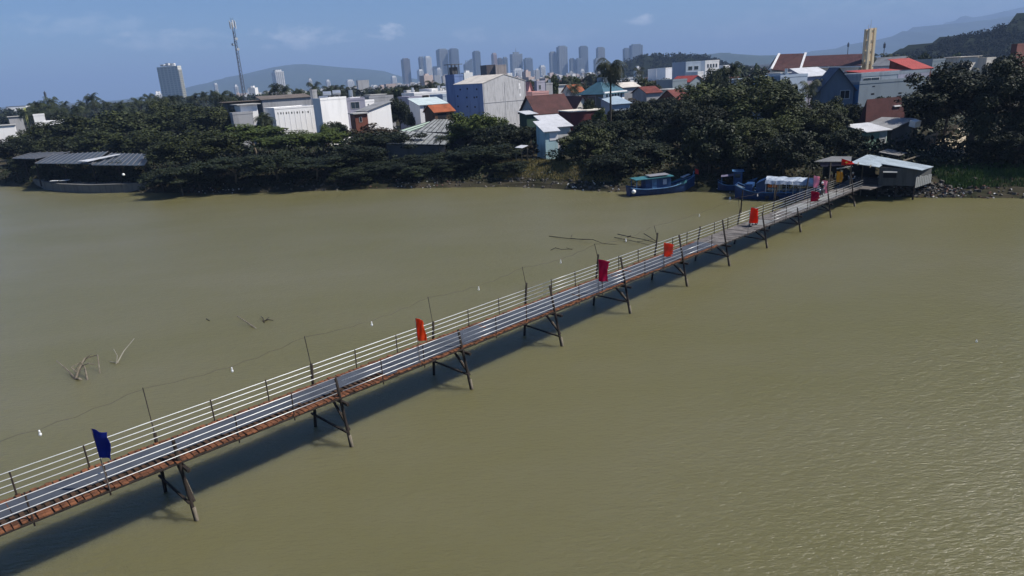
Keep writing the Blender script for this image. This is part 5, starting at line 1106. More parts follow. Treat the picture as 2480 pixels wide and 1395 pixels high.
def person(kind, top, trousers, helmet):
    """seated rider, one continuous skinned body; local +x = forward"""
    J = {'pelvis': (-.22, 0, .92, .15), 'waist': (-.2, 0, 1.08, .13), 'chest': (-.14, 0, 1.3, .16), 'neck': (-.1, 0, 1.48, .06), 'head': (-.07, 0, 1.66, .10), 'crown': (-.07, 0, 1.74, .07)}
    Ed = [('pelvis', 'waist'), ('waist', 'chest'), ('chest', 'neck'), ('neck', 'head'), ('head', 'crown')]
    for s, n in ((-1, 'r'), (1, 'l')):
        J.update({'sh' + n: (-.12, s * .19, 1.4, .065), 'el' + n: (.06, s * .27, 1.18, .048), 'wr' + n: (.28, s * .31, 1.1, .034), 'ha' + n: (.34, s * .31, 1.08, .03), 'hip' + n: (-.18, s * .1, .88, .1), 'kn' + n: (.24, s * .17, .8, .07), 'an' + n: (.12, s * .17, .42, .048), 'to' + n: (.3, s * .18, .37, .035)})
        Ed += [('chest', 'sh' + n), ('sh' + n, 'el' + n), ('el' + n, 'wr' + n), ('wr' + n, 'ha' + n), ('pelvis', 'hip' + n), ('hip' + n, 'kn' + n), ('kn' + n, 'an' + n), ('an' + n, 'to' + n)]
    names = list(J); me = bpy.data.meshes.new('body'); me.from_pydata([J[k][:3] for k in names], [(names.index(a), names.index(b)) for a, b in Ed], [])
    o = bpy.data.objects.new('person', me); COL.objects.link(o)
    sm = o.modifiers.new('skin', 'SKIN'); sm.use_smooth_shade = True
    for i, k in enumerate(names): me.skin_vertices[0].data[i].radius = (J[k][3],) * 2; me.skin_vertices[0].data[i].use_root = (k == 'pelvis')
    o.modifiers.new('sub', 'SUBSURF').levels = 2; o.modifiers['sub'].render_levels = 2
    dg = bpy.context.evaluated_depsgraph_get(); me2 = bpy.data.meshes.new_from_object(o.evaluated_get(dg)); o.modifiers.clear(); o.data = me2; o['category'] = 'person'
    skin = mat('skin', (.35, .19, .12), .6); tm = mat('shirt_' + kind, top, .85); pm = mat('trousers_' + kind, trousers, .85)
    me2.materials.clear()
    for m in (skin, tm, pm): me2.materials.append(m)
    for p in me2.polygons:
        c = p.center; p.material_index = 0 if c.z > 1.45 or (c.x > .12 and c.z > 1.0) else (1 if c.z > .98 else 2); p.use_smooth = True
    hd = MB().ball((-.075, 0, 1.7), (.15, .135, .14), 12, 8); h = hd.build('helmet', mat('helmet_' + kind, helmet, .3, spec=.5), None, smooth=True); h.parent = o
    return o
mb0 = motorbike()
def at_u(u, t, h=.9):
    return min((abs(proj(bp(i / 10, t, dz(i / 10) + h))[0] - u), i / 10) for i in range(-80, 870))[1]
def ride(s, t, rev, blab, plab, kind, top, tro, hel, first=False):
    p = bp(s, t, dz(s) + .07); rz = BA + (math.pi if rev else 0)
    if first: b = mb0; b.location = p; b.rotation_euler = (0, 0, rz)
    else: b = dup(mb0, p, rz)
    b['label'] = blab; b['group'] = 'motorbikes on the bridge'
    q = person(kind, top, tro, hel); q.location = p; q.rotation_euler = (0, 0, rz); q['label'] = plab
ride(at_u(1826, -1.5), -1.5, True, 'black motorbike mostly hidden by the bright red orange banner', 'person in dark clothes riding the motorbike behind the bright red orange banner', 'a', (.03, .035, .06), (.02, .02, .025), (.03, .03, .035), True)
ride(at_u(1990, -2.1), -2.1, True, 'black motorbike with bright mirrors beside the pale pink banners', 'person in a black jacket riding by the pale pink banners', 'b', (.02, .02, .025), (.03, .035, .05), (.75, .75, .74))
ride(at_u(2064, -1.9), -1.9, True, 'black motorbike just leaving the shade of the toll shed', 'person in dark clothes with a pale helmet coming out under the toll shed roof', 'c', (.03, .03, .035), (.02, .02, .03), (.6, .6, .58))
# ------------------------------------------------------------------ trees
def leaf_mat(name, c_hi, c_lo, rough=0.62, spec=0.2, rnd=0.3, trans=0.0):
    m = mat(name, c_hi, rough, spec=spec, scale=2.3, col2=c_lo, fac=(.36, .62), rnd=rnd); return m
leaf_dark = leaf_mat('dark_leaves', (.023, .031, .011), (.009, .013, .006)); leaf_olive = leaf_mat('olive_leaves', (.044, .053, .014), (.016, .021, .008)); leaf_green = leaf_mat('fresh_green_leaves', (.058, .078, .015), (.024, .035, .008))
leaf_palm = leaf_mat('palm_leaves', (.034, .044, .017), (.014, .020, .010)); leaf_brown = leaf_mat('brownish_leaves', (.052, .038, .020), (.024, .020, .012)); bark = mat('bark', (.11, .09, .07), .9, scale=3, stretch=(1, 1, .3), col2=(.05, .04, .03), bump=.4); palm_bark = mat('palm_bark', (.09, .08, .065), .9, scale=3, col2=(.045, .04, .035))
def leaf_quads(cent, nrm, size, rng, aspect=1.0):
    """arrays of leaf quads: centres, normals, half sizes"""
    n = len(cent); t = rng.normal(size=(n, 3)); t -= nrm * np.sum(t * nrm, 1, keepdims=True); t /= np.linalg.norm(t, axis=1, keepdims=True) + 1e-9
    b = np.cross(nrm, t); s = size[:, None]; a = t * s; c = b * s * aspect
    bend = nrm * s * rng.uniform(-.35, .1, (n, 1))
    v = np.stack([cent - a * 1.0, cent - c * .62 + bend, cent + a * 1.0, cent + c * .62 + bend], 1).reshape(-1, 3)
    return v, np.arange(n * 4).reshape(n, 4)
def np_mesh(name, v, f, m):
    me = bpy.data.meshes.new(name); nf = len(f); me.vertices.add(len(v)); me.vertices.foreach_set('co', v.astype(np.float32).ravel()); k = f.shape[1]
    me.loops.add(nf * k); me.loops.foreach_set('vertex_index', f.astype(np.int32).ravel()); me.polygons.add(nf); me.polygons.foreach_set('loop_start', np.arange(nf, dtype=np.int32) * k); me.update(calc_edges=True); me.materials.append(m); return me
def crown(seed, nclump, nleaf, c=(0, 0, .62), rad=(.5, .5, .38), flat=.75, cr_=(.11, .18), leaf=(.017, .031), up=.5, gap=.0):
    rng = np.random.default_rng(seed); d = rng.normal(size=(nclump, 3)); d /= np.linalg.norm(d, axis=1, keepdims=True); d[:, 2] = np.where(d[:, 2] < -.55, -d[:, 2] * .5, d[:, 2])
    r = rng.uniform(.35, .92, nclump) ** .6; lob = 1 + .34 * np.sin(3 * np.arctan2(d[:, 1], d[:, 0]) + seed) * rng.uniform(.3, 1, nclump)
    cc = np.array(c) + d * np.array(rad) * (r * lob * np.where(rng.uniform(0, 1, nclump) < .16, rng.uniform(1.1, 1.32, nclump), 1.0))[:, None]; cr = rng.uniform(*cr_, nclump)
    idx = rng.integers(0, nclump, nleaf); e = rng.normal(size=(nleaf, 3)); e /= np.linalg.norm(e, axis=1, keepdims=True); rr = rng.uniform(.25, 1.0, nleaf) ** .5
    p = cc[idx] + e * (cr[idx] * rr)[:, None] * np.array([1, 1, flat])
    nn = e * .7 + np.array([0, 0, up]) + rng.normal(size=(nleaf, 3)) * .55; nn /= np.linalg.norm(nn, axis=1, keepdims=True)
    v, f = leaf_quads(p, nn, rng.uniform(*leaf, nleaf), rng); return v, f, cc
PROTO = {}
def proto(key, name, m, seed, nclump=64, nleaf=9500, trunk_h=.5, spread=.3, tr=.028, bk=None, **kw):
    v, f, cc = crown(seed, nclump, nleaf, **kw)
    o = bpy.data.objects.new(name, None); COL.objects.link(o); o['category'] = 'tree'
    ob = bpy.data.objects.new('crown', np_mesh('crown', v, f, m)); COL.objects.link(ob); ob.parent = o
    rr = random.Random(seed); mb = MB(); top = Vector((rr.uniform(-.04, .04), rr.uniform(-.04, .04), trunk_h))
    mb.tube([(0, 0, -.06), (top.x * .3, top.y * .3, trunk_h * .4), top], tr, tr * .6, n=7)
    for k in range(7):
        q = Vector(cc[rr.randrange(len(cc))]); b0 = Vector((0, 0, 0)).lerp(top, rr.uniform(.55, 1)); mb.tube([b0, b0.lerp(q, .5) + Vector((0, 0, .03)), q], tr * .5, tr * .15, n=5, cap=False)
    t = mb.build('trunk', bk or bark, None, smooth=True); t.parent = o
    PROTO[key] = [o, False]; return o
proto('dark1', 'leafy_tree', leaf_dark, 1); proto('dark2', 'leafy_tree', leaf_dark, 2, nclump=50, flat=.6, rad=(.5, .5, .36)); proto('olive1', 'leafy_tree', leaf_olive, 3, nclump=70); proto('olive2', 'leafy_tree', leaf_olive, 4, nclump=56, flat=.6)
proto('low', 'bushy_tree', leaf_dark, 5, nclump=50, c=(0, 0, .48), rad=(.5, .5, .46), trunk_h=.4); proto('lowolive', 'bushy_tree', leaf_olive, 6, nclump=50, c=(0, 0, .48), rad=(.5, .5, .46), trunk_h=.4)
proto('umb', 'spreading_tree', leaf_green, 7, nclump=44, c=(0, 0, .70), rad=(.52, .52, .26), flat=.42, cr_=(.12, .2), up=1.3, trunk_h=.7, tr=.02, bk=wood_p); proto('umbdark', 'spreading_tree', leaf_dark, 8, nclump=44, c=(0, 0, .68), rad=(.52, .52, .26), flat=.35, cr_=(.12, .2), up=1.0, trunk_h=.62, tr=.02, bk=wood_p)
proto('green', 'leafy_tree', leaf_green, 9, nclump=60, nleaf=9500); proto('airy', 'thin_tree', leaf_brown, 10, nclump=30, nleaf=2600, c=(0, 0, .6), rad=(.48, .48, .38), cr_=(.08, .15)); proto('big', 'broad_tree', leaf_olive, 11, nclump=120, nleaf=26000, c=(0, 0, .55), rad=(.5, .5, .43), cr_=(.075, .13), leaf=(.010, .017)); proto('bigdark', 'broad_tree', leaf_dark, 12, nclump=120, nleaf=24000, c=(0, 0, .52), rad=(.5, .5, .46), cr_=(.08, .13), leaf=(.010, .018)); proto('hidark', 'broad_tree', leaf_dark, 15, nclump=110, nleaf=24000, c=(0, 0, .66), rad=(.5, .5, .33), cr_=(.08, .13), leaf=(.010, .018), trunk_h=.6)
proto('small', 'small_tree', leaf_dark, 13, nclump=20, nleaf=900, c=(0, 0, .55), rad=(.48, .48, .42), cr_=(.16, .24), leaf=(.05, .085)); proto('smallgreen', 'small_tree', leaf_green, 14, nclump=20, nleaf=900, c=(0, 0, .55), rad=(.48, .48, .42), cr_=(.16, .24), leaf=(.05, .085))
def palm_crown(seed, nf=20, L_=1.0, nl=13, droop=1.0):
    rr = random.Random(seed); V = []; F = []
    for k in range(nf):
        az = k * 2.399 + rr.uniform(-.2, .2); el = rr.uniform(-.35, 1.25) ; ln = L_ * rr.uniform(.85, 1.1); h = Vector((math.cos(az), math.sin(az), 0)); side = Vector((-h.y, h.x, 0))
        pos = Vector((0, 0, 0)); e = el; pts = []
        for i in range(nl + 1):
            pts.append((pos.copy(), e)); pos = pos + (h * math.cos(e) + Vector((0, 0, math.sin(e)))) * (ln / nl); e -= droop * (.10 + .10 * i / nl)
        for i in range(1, nl + 1):
            p, e = pts[i]; q = pts[i - 1][0]; w = ln * .26 * math.sin(math.pi * min(.97, .12 + i / nl * .9)) + .02
            for s in (-1, 1):
                tip = p + side * s * w + Vector((0, 0, -w * rr.uniform(.45, .9))) + (p - q) * .8; b = len(V)
                V += [tuple(q), tuple(q.lerp(p, .62)), tuple(tip + (p - q) * .12), tuple(tip)]; F.append((b, b + 1, b + 2, b + 3))
    return np.array(V), np.array(F)
def palm_proto(key, seed, h=1.0, fl=.34, lean=.12, m=None, name='coconut_palm', nf=20, nl=13):
    o = bpy.data.objects.new(name, None); COL.objects.link(o); o['category'] = 'palm tree'; rr = random.Random(seed)
    pts = [Vector((lean * (t ** 1.6), 0, -.05 + (h - .3 * 0) * t)) for t in (0, .25, .5, .75, 1)]
    t = MB().tube(pts, .016, .011, n=7).build('trunk', palm_bark, None, smooth=True); t.parent = o
    v, f = palm_crown(seed, nf, fl, nl); v = v + np.array(pts[-1]); c = bpy.data.objects.new('crown', np_mesh('crown', v, f, m or leaf_palm)); COL.objects.link(c); c.parent = o
    if nf > 14:
        n = MB()
        for k in range(6): q = pts[-1] + Vector((math.cos(k) * .03, math.sin(k * 1.0) * .03, -.03)); n.ball(q, .018, 6, 4)
        n = n.build('coconuts', mat('coconut', (.16, .14, .05), .7), None); n.parent = o
    PROTO[key] = [o, False]
palm_proto('palm1', 21, lean=.1); palm_proto('palm2', 22, lean=-.14); palm_proto('palm3', 23, lean=.05, fl=.3); palm_proto('palmbig', 24, lean=-.03, fl=.30, nf=28, nl=18); palm_proto('bananaish', 25, h=.55, fl=.6, lean=.06, name='low_palm')
USED = {}
def plant(key, x, y, w, h, rz, label, group=None, z=None):
    o, used = PROTO[key]; z = land_z(x, y) - .15 if z is None else z; sc = (w, w, h)
    if not used:
        PROTO[key][1] = True; o.location = (x, y, z); o.rotation_euler = (0, 0, rz); o.scale = sc; o['label'] = label
        if group: o['group'] = group
        return o
    return dup(o, (x, y, z), rz, sc, label, group)
tr_rnd = random.Random(99)
def tree(key, u, vt, wpx, Y, label, group=None, vb=None):
    """crown top at photo pixel (u, vt), crown wpx wide, trunk foot at distance Y on the land"""
    q = aty(u, vt, Y); d = (q - Vector((0, 0, CAMH))).dot(FWD); w = wpx * d / FPX; zb = land_z(q.x, Y) - .15; h = max(1.5, q.z - zb)
    topf = {'umb': .98, 'umbdark': .98}.get(key, 1.02)
    return plant(key, q.x, Y, w, h / topf, tr_rnd.uniform(0, 6.28), label, group)
def palm(key, u, vc, Y, label, group=None, frond=1.0):
    """crown heart at photo pixel (u, vc)"""
    q = aty(u, vc, Y); zb = land_z(q.x, Y) - .2; h = max(3, q.z - zb); w = frond * 13.0
    o, used = PROTO[key]; rz = tr_rnd.uniform(0, 6.28); c = o.children[1]; lean = {'palm1': .1, 'palm2': -.14, 'palm3': .05, 'palmbig': -.03, 'bananaish': .06}[key]
    x = q.x - lean * w * math.cos(rz); y = Y - lean * w * math.sin(rz)
    return plant(key, x, y, w, h / (.95 if key != 'bananaish' else .5), rz, label, group, z=zb)
# --- bank row, left to right (photo column, crown top, crown width, distance)
for a in (
    ('low', 20, 322, 120, 186, 'dark bushy tree at the far left edge above the waterline'), ('lowolive', 75, 300, 110, 205, 'rounded dark tree below the low white houses at left'), ('olive1', 112, 335, 120, 190, 'olive tree behind the left end of the pergola'),
    ('olive2', 190, 283, 190, 205, 'wide olive tree behind the middle of the pergola, left one'), ('olive1', 300, 272, 200, 210, 'wide olive tree behind the right half of the pergola'), ('olive2', 245, 320, 170, 186, 'dense tree directly above the pergola roof'), ('olive1', 345, 318, 150, 180, 'olive tree above the right end of the pergola roof'),
    ('olive2', 420, 262, 180, 215, 'high olive tree right of the pergola in the second row'), ('olive1', 505, 262, 150, 205, 'tall olive tree in the second row left of the white balcony house'), ('low', 60, 375, 90, 168, 'dark low bush tree at the left end of the pergola'),
    ('olive1', 425, 332, 150, 146, 'olive round tree just right of the quay wall'), ('low', 385, 400, 90, 137, 'black shaded bush tree at the right end of the quay wall'), ('olive1', 500, 318, 170, 150, 'olive rounded tree below the left end of the balcony house'), ('low', 470, 380, 150, 134, 'black bushy tree at the water between the quay wall and the long white wall'),
    ('umb', 610, 300, 170, 158, 'flat topped light green tree in front of the balcony house'), ('umb', 690, 318, 150, 150, 'flat topped green tree below the long white wall with vents'), ('umb', 775, 312, 130, 152, 'bright green layered tree in front of the tall white block'), ('umbdark', 560, 375, 140, 133, 'dark layered tree over the bank with a pale thin trunk, left one'),
    ('dark1', 665, 368, 150, 132, 'dark round tree over the bank with a pale thin trunk, middle one'), ('umbdark', 760, 378, 140, 131, 'dark layered tree over the bank with a pale thin trunk, right one'), ('dark2', 812, 290, 52, 168, 'small round green tree against the tall white block'), ('airy', 900, 292, 130, 150, 'thin purplish tree in front of the white gabled shed'),
    ('dark2', 925, 315, 150, 145, 'dark tree right below the white gabled shed'), ('dark1', 860, 350, 140, 136, 'dark bank tree left of the weathered grey sheds'), ('low', 935, 385, 150, 131, 'black shaded tree on the bank in front of the grey sheds'), ('dark1', 962, 236, 62, 205, 'round dark tree among the white houses left of the blue wall'),
    ('low', 1004, 255, 40, 196, 'small dark shrub tree left of the turquoise eave'), ('green', 1150, 272, 120, 150, 'big tree with a bright green crown in front of the windowless house'), ('dark1', 1205, 300, 130, 140, 'large dark tree under the bright green crown'), ('low', 1160, 345, 180, 130, 'black shaded tree mass reaching the water below the windowless house'), ('low', 1235, 385, 90, 123, 'dark bush tree left of the grassy slope'),
    ('bananaish', 1060, 345, 110, 140, 'x'), ('dark2', 1030, 372, 110, 132, 'dark tree right of the grey sheds near the water'), ('dark2', 1280, 302, 76, 140, 'dark tree at the foot of the concrete gable'), ('airy', 1288, 340, 40, 131, 'thin brownish tree left of the turquoise shed'),
    ('lowolive', 1420, 303, 125, 122, 'olive dark tree right of the turquoise shed'), ('dark1', 1392, 330, 76, 126, 'dark tree touching the right wall of the turquoise shed'), ('low', 1465, 370, 100, 116, 'dark bush tree above the bank left of the fishing boat'), ('dark1', 1500, 290, 110, 135, 'dark tree below the pale blue sheet roof'),
    ('dark2', 1555, 250, 130, 140, 'dark tree left of the largest tree behind the fishing boat'), ('airy', 1530, 232, 90, 175, 'thin reddish brown tree in front of the beige roof'), ('low', 1560, 330, 150, 118, 'black shaded tree behind the stern of the fishing boat'), ('lowolive', 1628, 285, 110, 128, 'olive tree in front of the steep red roof'),
    ('big', 1800, 172, 300, 128, 'largest tree with a broad olive crown above the moored boats'), ('bigdark', 1700, 235, 180, 122, 'dark broad tree forming the left shoulder of the largest tree'), ('big', 1925, 235, 180, 122, 'olive broad tree forming the right shoulder of the largest tree'), ('low', 1722, 268, 150, 107, 'black shaded tree over the bow of the fishing boat'),
    ('big', 1830, 270, 230, 113, 'olive tree in front of the largest tree above the canopy boat'), ('low', 1812, 335, 120, 106, 'low dark tree behind the canopy boat'), ('low', 1905, 300, 150, 100.5, 'dark bush tree on the bank right of the canopy boat'), ('lowolive', 1990, 255, 120, 122, 'dark tree in front of the blue gabled house'),
    ('low', 2040, 300, 110, 110, 'black shaded tree left of the green walled room'), ('lowolive', 2060, 262, 80, 135, 'small olive tree left of the old hipped roof'), ('dark2', 2140, 228, 60, 138, 'tree top peeping over the ridge of the old hipped roof'), ('lowolive', 2225, 232, 120, 132, 'olive tree right of the old hipped roof'), ('dark1', 2190, 258, 90, 136, 'dark tree between the old hipped roof and the blue grey building'),
    ('hidark', 2375, 150, 300, 106, 'huge dark tree filling the right side of the view'), ('bigdark', 2470, 135, 210, 98, 'dark broad tree cut by the right edge of the picture'), ('hidark', 2300, 195, 140, 118, 'dark tree forming the left shoulder of the huge right tree'), ('bigdark', 2425, 320, 130, 96, 'dark tree right of the sunny sand path'), ('bigdark', 2475, 300, 150, 93, 'lower dark tree at the right edge above the grassy bank'),
    ('low', 2215, 330, 66, 112, 'dark bush behind the small weathered roof'), ('airy', 2290, 345, 24, 101, 'small thin tree standing on the sunny sand path')):
    if a[0] == 'bananaish': palm('palm2', 1068, 335, 138, 'drooping palm in front of the weathered grey sheds', frond=.55)
    else: tree(*a[:5], a[5])
# --- second row trees among the houses
for a in (
    ('small', 640, 268, 40, 190, 'dark tree against the left end of the long white wall'), ('green', 1195, 292, 70, 158, 'fresh green tree in front of the streaky concrete wall'), ('dark1', 1340, 240, 46, 205, 'dark tree right of the pink balcony wing'), ('dark2', 1365, 232, 60, 210, 'wider dark tree between the pink wing and the hipped villa'), ('dark1', 1425, 238, 50, 158, 'dark tree in front of the hipped villa'),
    ('green', 1448, 262, 40, 150, 'small green tree at the villa foot'), ('dark2', 1400, 196, 60, 300, 'dark tree behind the orange tiled roof'), ('dark1', 1460, 180, 46, 330, 'dark tree left behind the tall palm crown'), ('olive1', 1730, 170, 70, 230, 'tree left of the palm that tops the largest tree'), ('dark1', 1600, 190, 100, 260, 'dark tree under the wooded knoll'),
    ('dark2', 1650, 185, 80, 255, 'dark tree in front of the pale terrace house'), ('olive2', 1560, 192, 80, 250, 'olive tree left of the knoll foot'), ('dark1', 1585, 205, 70, 225, 'dark tree right of the dull red roof'), ('dark2', 1840, 165, 90, 210, 'dark tree left of the church transept'), ('olive1', 1895, 195, 80, 160, 'olive tree below the blue grey house'),
    ('dark2', 1965, 178, 40, 195, 'dark tree between the transept and the lilac roof'), ('green', 1990, 195, 50, 160, 'greenish tree left above the blue gabled house'), ('dark1', 2050, 180, 60, 190, 'dark tree below the church nave'), ('dark1', 2070, 205, 40, 158, 'dark tree between the blue gable and the long building'),
    ('dark2', 2290, 160, 60, 190, 'dark tree right of the grey two storey house'), ('dark1', 2330, 145, 70, 210, 'dark tree under the dark hill'), ('dark1', 2420, 138, 80, 180, 'dark tree right at the foot of the dark hill'), ('green', 790, 300, 40, 160, 'low green bush before the tall white block'), ('dark1', 1115, 190, 14, 300, 'tiny tree left of the blue stair tower'),
    ('dark2', 1130, 300, 70, 155, 'dark tree left of the bright green crown')):
    tree(*a)
for a in (
    ('lowolive', 2012, 236, 90, 131, 'olive tree before the foot of the blue gabled house'), ('dark2', 2062, 246, 60, 133, 'dark tree before the right end of the blue gabled house'), ('dark2', 1500, 258, 70, 152, 'dark tree just right of the tall palm trunk'), ('dark1', 1548, 244, 90, 168, 'dark tree below the dull red roof'), ('dark2', 1602, 232, 80, 180, 'dark tree before the pale greenish house'), ('lowolive', 1655, 250, 66, 148, 'olive tree hiding the foot of the steep red roof house'), ('dark1', 1688, 208, 70, 185, 'dark tree before the hall with the red barge roof'),
    ('dark2', 1430, 285, 90, 138, 'dark tree hiding the foot of the maroon wall block'), ('low', 1095, 380, 110, 128, 'black shaded tree reaching the water right of the grey sheds'), ('low', 1010, 395, 100, 127, 'black shaded tree at the water left of the drooping palm'), ('low', 860, 400, 110, 129, 'black shaded tree at the waterline left of the grey sheds'), ('umbdark', 430, 400, 120, 131, 'dark layered tree leaning over the water right of the quay wall'),
    ('dark1', 2140, 262, 60, 134, 'dark tree hiding the foot of the long blue grey building'), ('low', 1490, 360, 120, 112, 'black shaded tree at the water left of the fishing boat stern')):
    tree(*a)
# --- palms that can be told apart
for a in (
    ('palmbig', 1479, 160, 150, 'tallest coconut palm standing alone in front of the skyline', None, 1.2), ('palm1', 1770, 172, 150, 'palm crown rising above the left part of the largest tree', None, .75), ('palm3', 640, 285, 168, 'drooping palm in front of the long white wall', None, .85), ('palm2', 120, 262, 290, 'tallest dark palm clump at left, front palm', None, 1.0), ('palm1', 220, 238, 310, 'palm sticking out highest over the left tree line', None, 1.0),
    ('palm1', 145, 268, 280, 'palm right beside the tallest left palm clump', None, 1.0), ('palm3', 90, 272, 285, 'palm at the left of the tallest left palm clump', None, 1.0), ('palm2', 1960, 212, 150, 'small palm between the big tree and the blue gable', None, .6), ('palm1', 1990, 205, 155, 'palm left above the blue gabled roof', None, .6), ('palm3', 1640, 262, 132, 'small palm in front of the steep red roof', None, .5), ('palm2', 1390, 215, 215, 'palm beside the orange tiled roof', None, .7), ('palm3', 1935, 240, 132, 'palm leaning over the right shoulder of the largest tree', None, .6),
    ('palm1', 1275, 222, 230, 'small palm in front of the pink gable', None, .5), ('palm2', 2112, 140, 330, 'palm right of the bell tower, left of three', 'palms right of the bell tower', .9), ('palm1', 2145, 138, 340, 'palm right of the bell tower, middle of three', 'palms right of the bell tower', .9), ('palm3', 2165, 140, 330, 'palm right of the bell tower, right of three', 'palms right of the bell tower', .9)):
    palm(*a)
# --- palm grove on the left: the nearer heads are trees of their own
lab = 'coconut palm of the dense grove on the left skyline'
env = [(0, 268), (60, 268), (100, 250), (160, 262), (230, 250), (300, 246), (380, 242), (460, 240), (560, 236), (640, 222), (700, 226), (780, 218), (860, 222), (940, 216), (1000, 210), (1100, 206)]
def envv(u):
    for (a, va), (b, vb) in zip(env, env[1:]):
        if u <= b: return va + (vb - va) * (u - a) / (b - a)
    return env[-1][1]
for i in range(95):
    u = tr_rnd.uniform(60, 1090); Y = tr_rnd.uniform(260, 430); v = envv(u) + tr_rnd.uniform(-9, 26)
    if 1080 < u or (700 < u and v > 232): v = min(v, 226)
    palm(tr_rnd.choice(('palm1', 'palm2', 'palm3')), u, v, Y, lab, 'palms of the left grove', tr_rnd.uniform(.8, 1.05))
for i in range(16):
    u = tr_rnd.uniform(1290, 1560); palm(tr_rnd.choice(('palm1', 'palm2', 'palm3')), u, 193 + tr_rnd.uniform(-6, 12) - (u - 1290) * .06, tr_rnd.uniform(330, 480), 'coconut palm of the belt below the right half of the skyline', 'palms below the skyline', .85)
for i in range(20):
    u = tr_rnd.uniform(380, 760); tree(tr_rnd.choice(('olive1', 'olive2', 'dark1')), u, 250 + tr_rnd.uniform(-4, 14) - max(0, u - 560) * .04, tr_rnd.uniform(50, 90), tr_rnd.uniform(232, 330), 'leafy tree filling in below the left palm grove', 'trees below the left palm grove')
for i in range(60):
    u = tr_rnd.choice((tr_rnd.uniform(1290, 1560), tr_rnd.uniform(1690, 1880), tr_rnd.uniform(2110, 2330), tr_rnd.uniform(820, 1090))); Y = tr_rnd.uniform(280, 600); vh = 257 - .0584 * u
    tree(tr_rnd.choice(('small', 'small', 'smallgreen')), u, vh + tr_rnd.uniform(4, 20), tr_rnd.uniform(14, 34), Y, 'small dark tree among the roofs of the far town', 'small trees of the far town')
# --- masses that nobody could count
def leaf_mass(name, label, pts_fn, n, size, m, seed, up=.6):
    rng = np.random.default_rng(seed); P = pts_fn(rng, n); nn = rng.normal(size=(len(P), 3)) * .6 + np.array([0, -.15, up]); nn /= np.linalg.norm(nn, axis=1, keepdims=True)
    v, f = leaf_quads(P, nn, rng.uniform(*size, len(P)), rng); o = bpy.data.objects.new(name, np_mesh(name, v, f, m)); COL.objects.link(o); o['kind'] = 'stuff'; tag(o, label, 'vegetation'); return o
def far_band(u0, u1, Y0, Y1, hmin, hmax):
    def fn(rng, n):
        out = []
        k = n // 40
        for i in range(k):
            Y = rng.uniform(Y0, Y1); u = rng.uniform(u0, u1); q = aty(u, 200, Y); h = rng.uniform(hmin, hmax); r = rng.uniform(2.5, 5)
            e = rng.normal(size=(40, 3)); e /= np.linalg.norm(e, axis=1, keepdims=True); out.append(np.array([q.x, Y, 3 + h * .62]) + e * np.array([r, r, h * .42]) * rng.uniform(.5, 1, (40, 1)))
        return np.concatenate(out)
    return fn
leaf_mass('far_wood', 'far dark woods on the plain below the hills and towers', far_band(-60, 1180, 430, 900, 8, 13), 26000, (.9, 1.7), leaf_palm, 1)
leaf_mass('far_wood', 'dark woods among the far roofs right of the middle', far_band(1250, 2500, 380, 1000, 5, 9.5), 18000, (.8, 1.5), leaf_dark, 2)
def on_hill(pts, Y, dep, hmin, hmax):
    """tree heads along and in front of a crest given by photo points"""
    def fn(rng, n):
        out = []; k = n // 26
        for i in range(k):
            t = rng.uniform(0, len(pts) - 1.001); a, b = pts[int(t)], pts[int(t) + 1]; w = t - int(t); c = aty(a[0] + (b[0] - a[0]) * w, a[1] + (b[1] - a[1]) * w, Y)
            g = rng.uniform(0, 1) ** 1.4; rows = ((0, 1.0), (-.2, .86), (-.45, .60), (-.72, .30), (-1.0, 0.0)); 
            for (f0, z0), (f1, z1) in zip(rows, rows[1:]):
                if -g <= f0 and -g >= f1: fz = z0 + (z1 - z0) * ((-g - f0) / (f1 - f0)); break
            else: fz = 0
            z = 1 + max(0, c.z - 2) * fz; h = rng.uniform(hmin, hmax); r = h * .55
            e = rng.normal(size=(26, 3)); e /= np.linalg.norm(e, axis=1, keepdims=True); out.append(np.array([c.x + rng.uniform(-8, 8), Y - g * dep, z + h * .35]) + e * np.array([r, r, h * .55]) * rng.uniform(.4, 1, (26, 1)))
        return np.concatenate(out)
    return fn
hill_leaf = leaf_mat('hill_leaves', (.016, .019, .009), (.007, .009, .005), .8, .05)
leaf_mass('hill_wood', 'dark woods covering the hill at the right edge', on_hill(near_hill, 800, 160, 3.5, 8), 30000, (.7, 1.5), hill_leaf, 3)
leaf_mass('hill_wood', 'dark woods covering the knoll right of the last tower', on_hill([(1460, 178), (1530, 150), (1556, 138), (1590, 136), (1640, 135), (1680, 138), (1700, 142), (1740, 158), (1780, 164)], 1250, 160, 5, 11), 12000, (1.0, 2.2), hill_leaf, 4)
def bank(x0, x1, o0, o1, hmax, skip=None):
    def fn(rng, n):
        x = rng.uniform(x0, x1, n); o = rng.uniform(o0, o1, n)
        if skip: k = (x < skip[0]) | (x > skip[1]) | (rng.uniform(0, 1, n) < .12); x = x[k]; o = o[k]; n = len(x)
        out = np.empty((n, 3)); cl = .5 + .5 * np.sin(x * .9 + np.sin(o * .8) * 2) * np.sin(o * .7 + x * .31)
        for i in range(n): y = shore_y(x[i]) + o[i]; out[i] = (x[i], y, land_z(x[i], y) + rng.uniform(0, hmax) * (.25 + cl[i]) * min(1, o[i] / 5))
        return out
    return fn
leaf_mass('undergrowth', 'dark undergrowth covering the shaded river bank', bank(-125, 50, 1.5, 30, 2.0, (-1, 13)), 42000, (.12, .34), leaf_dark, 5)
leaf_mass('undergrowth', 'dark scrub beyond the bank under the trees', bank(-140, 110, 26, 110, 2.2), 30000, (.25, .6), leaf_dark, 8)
leaf_mass('undergrowth', 'dark undergrowth on the bank right of the toll shed', bank(52, 110, 8, 30, 1.8), 12000, (.12, .32), leaf_dark, 9)
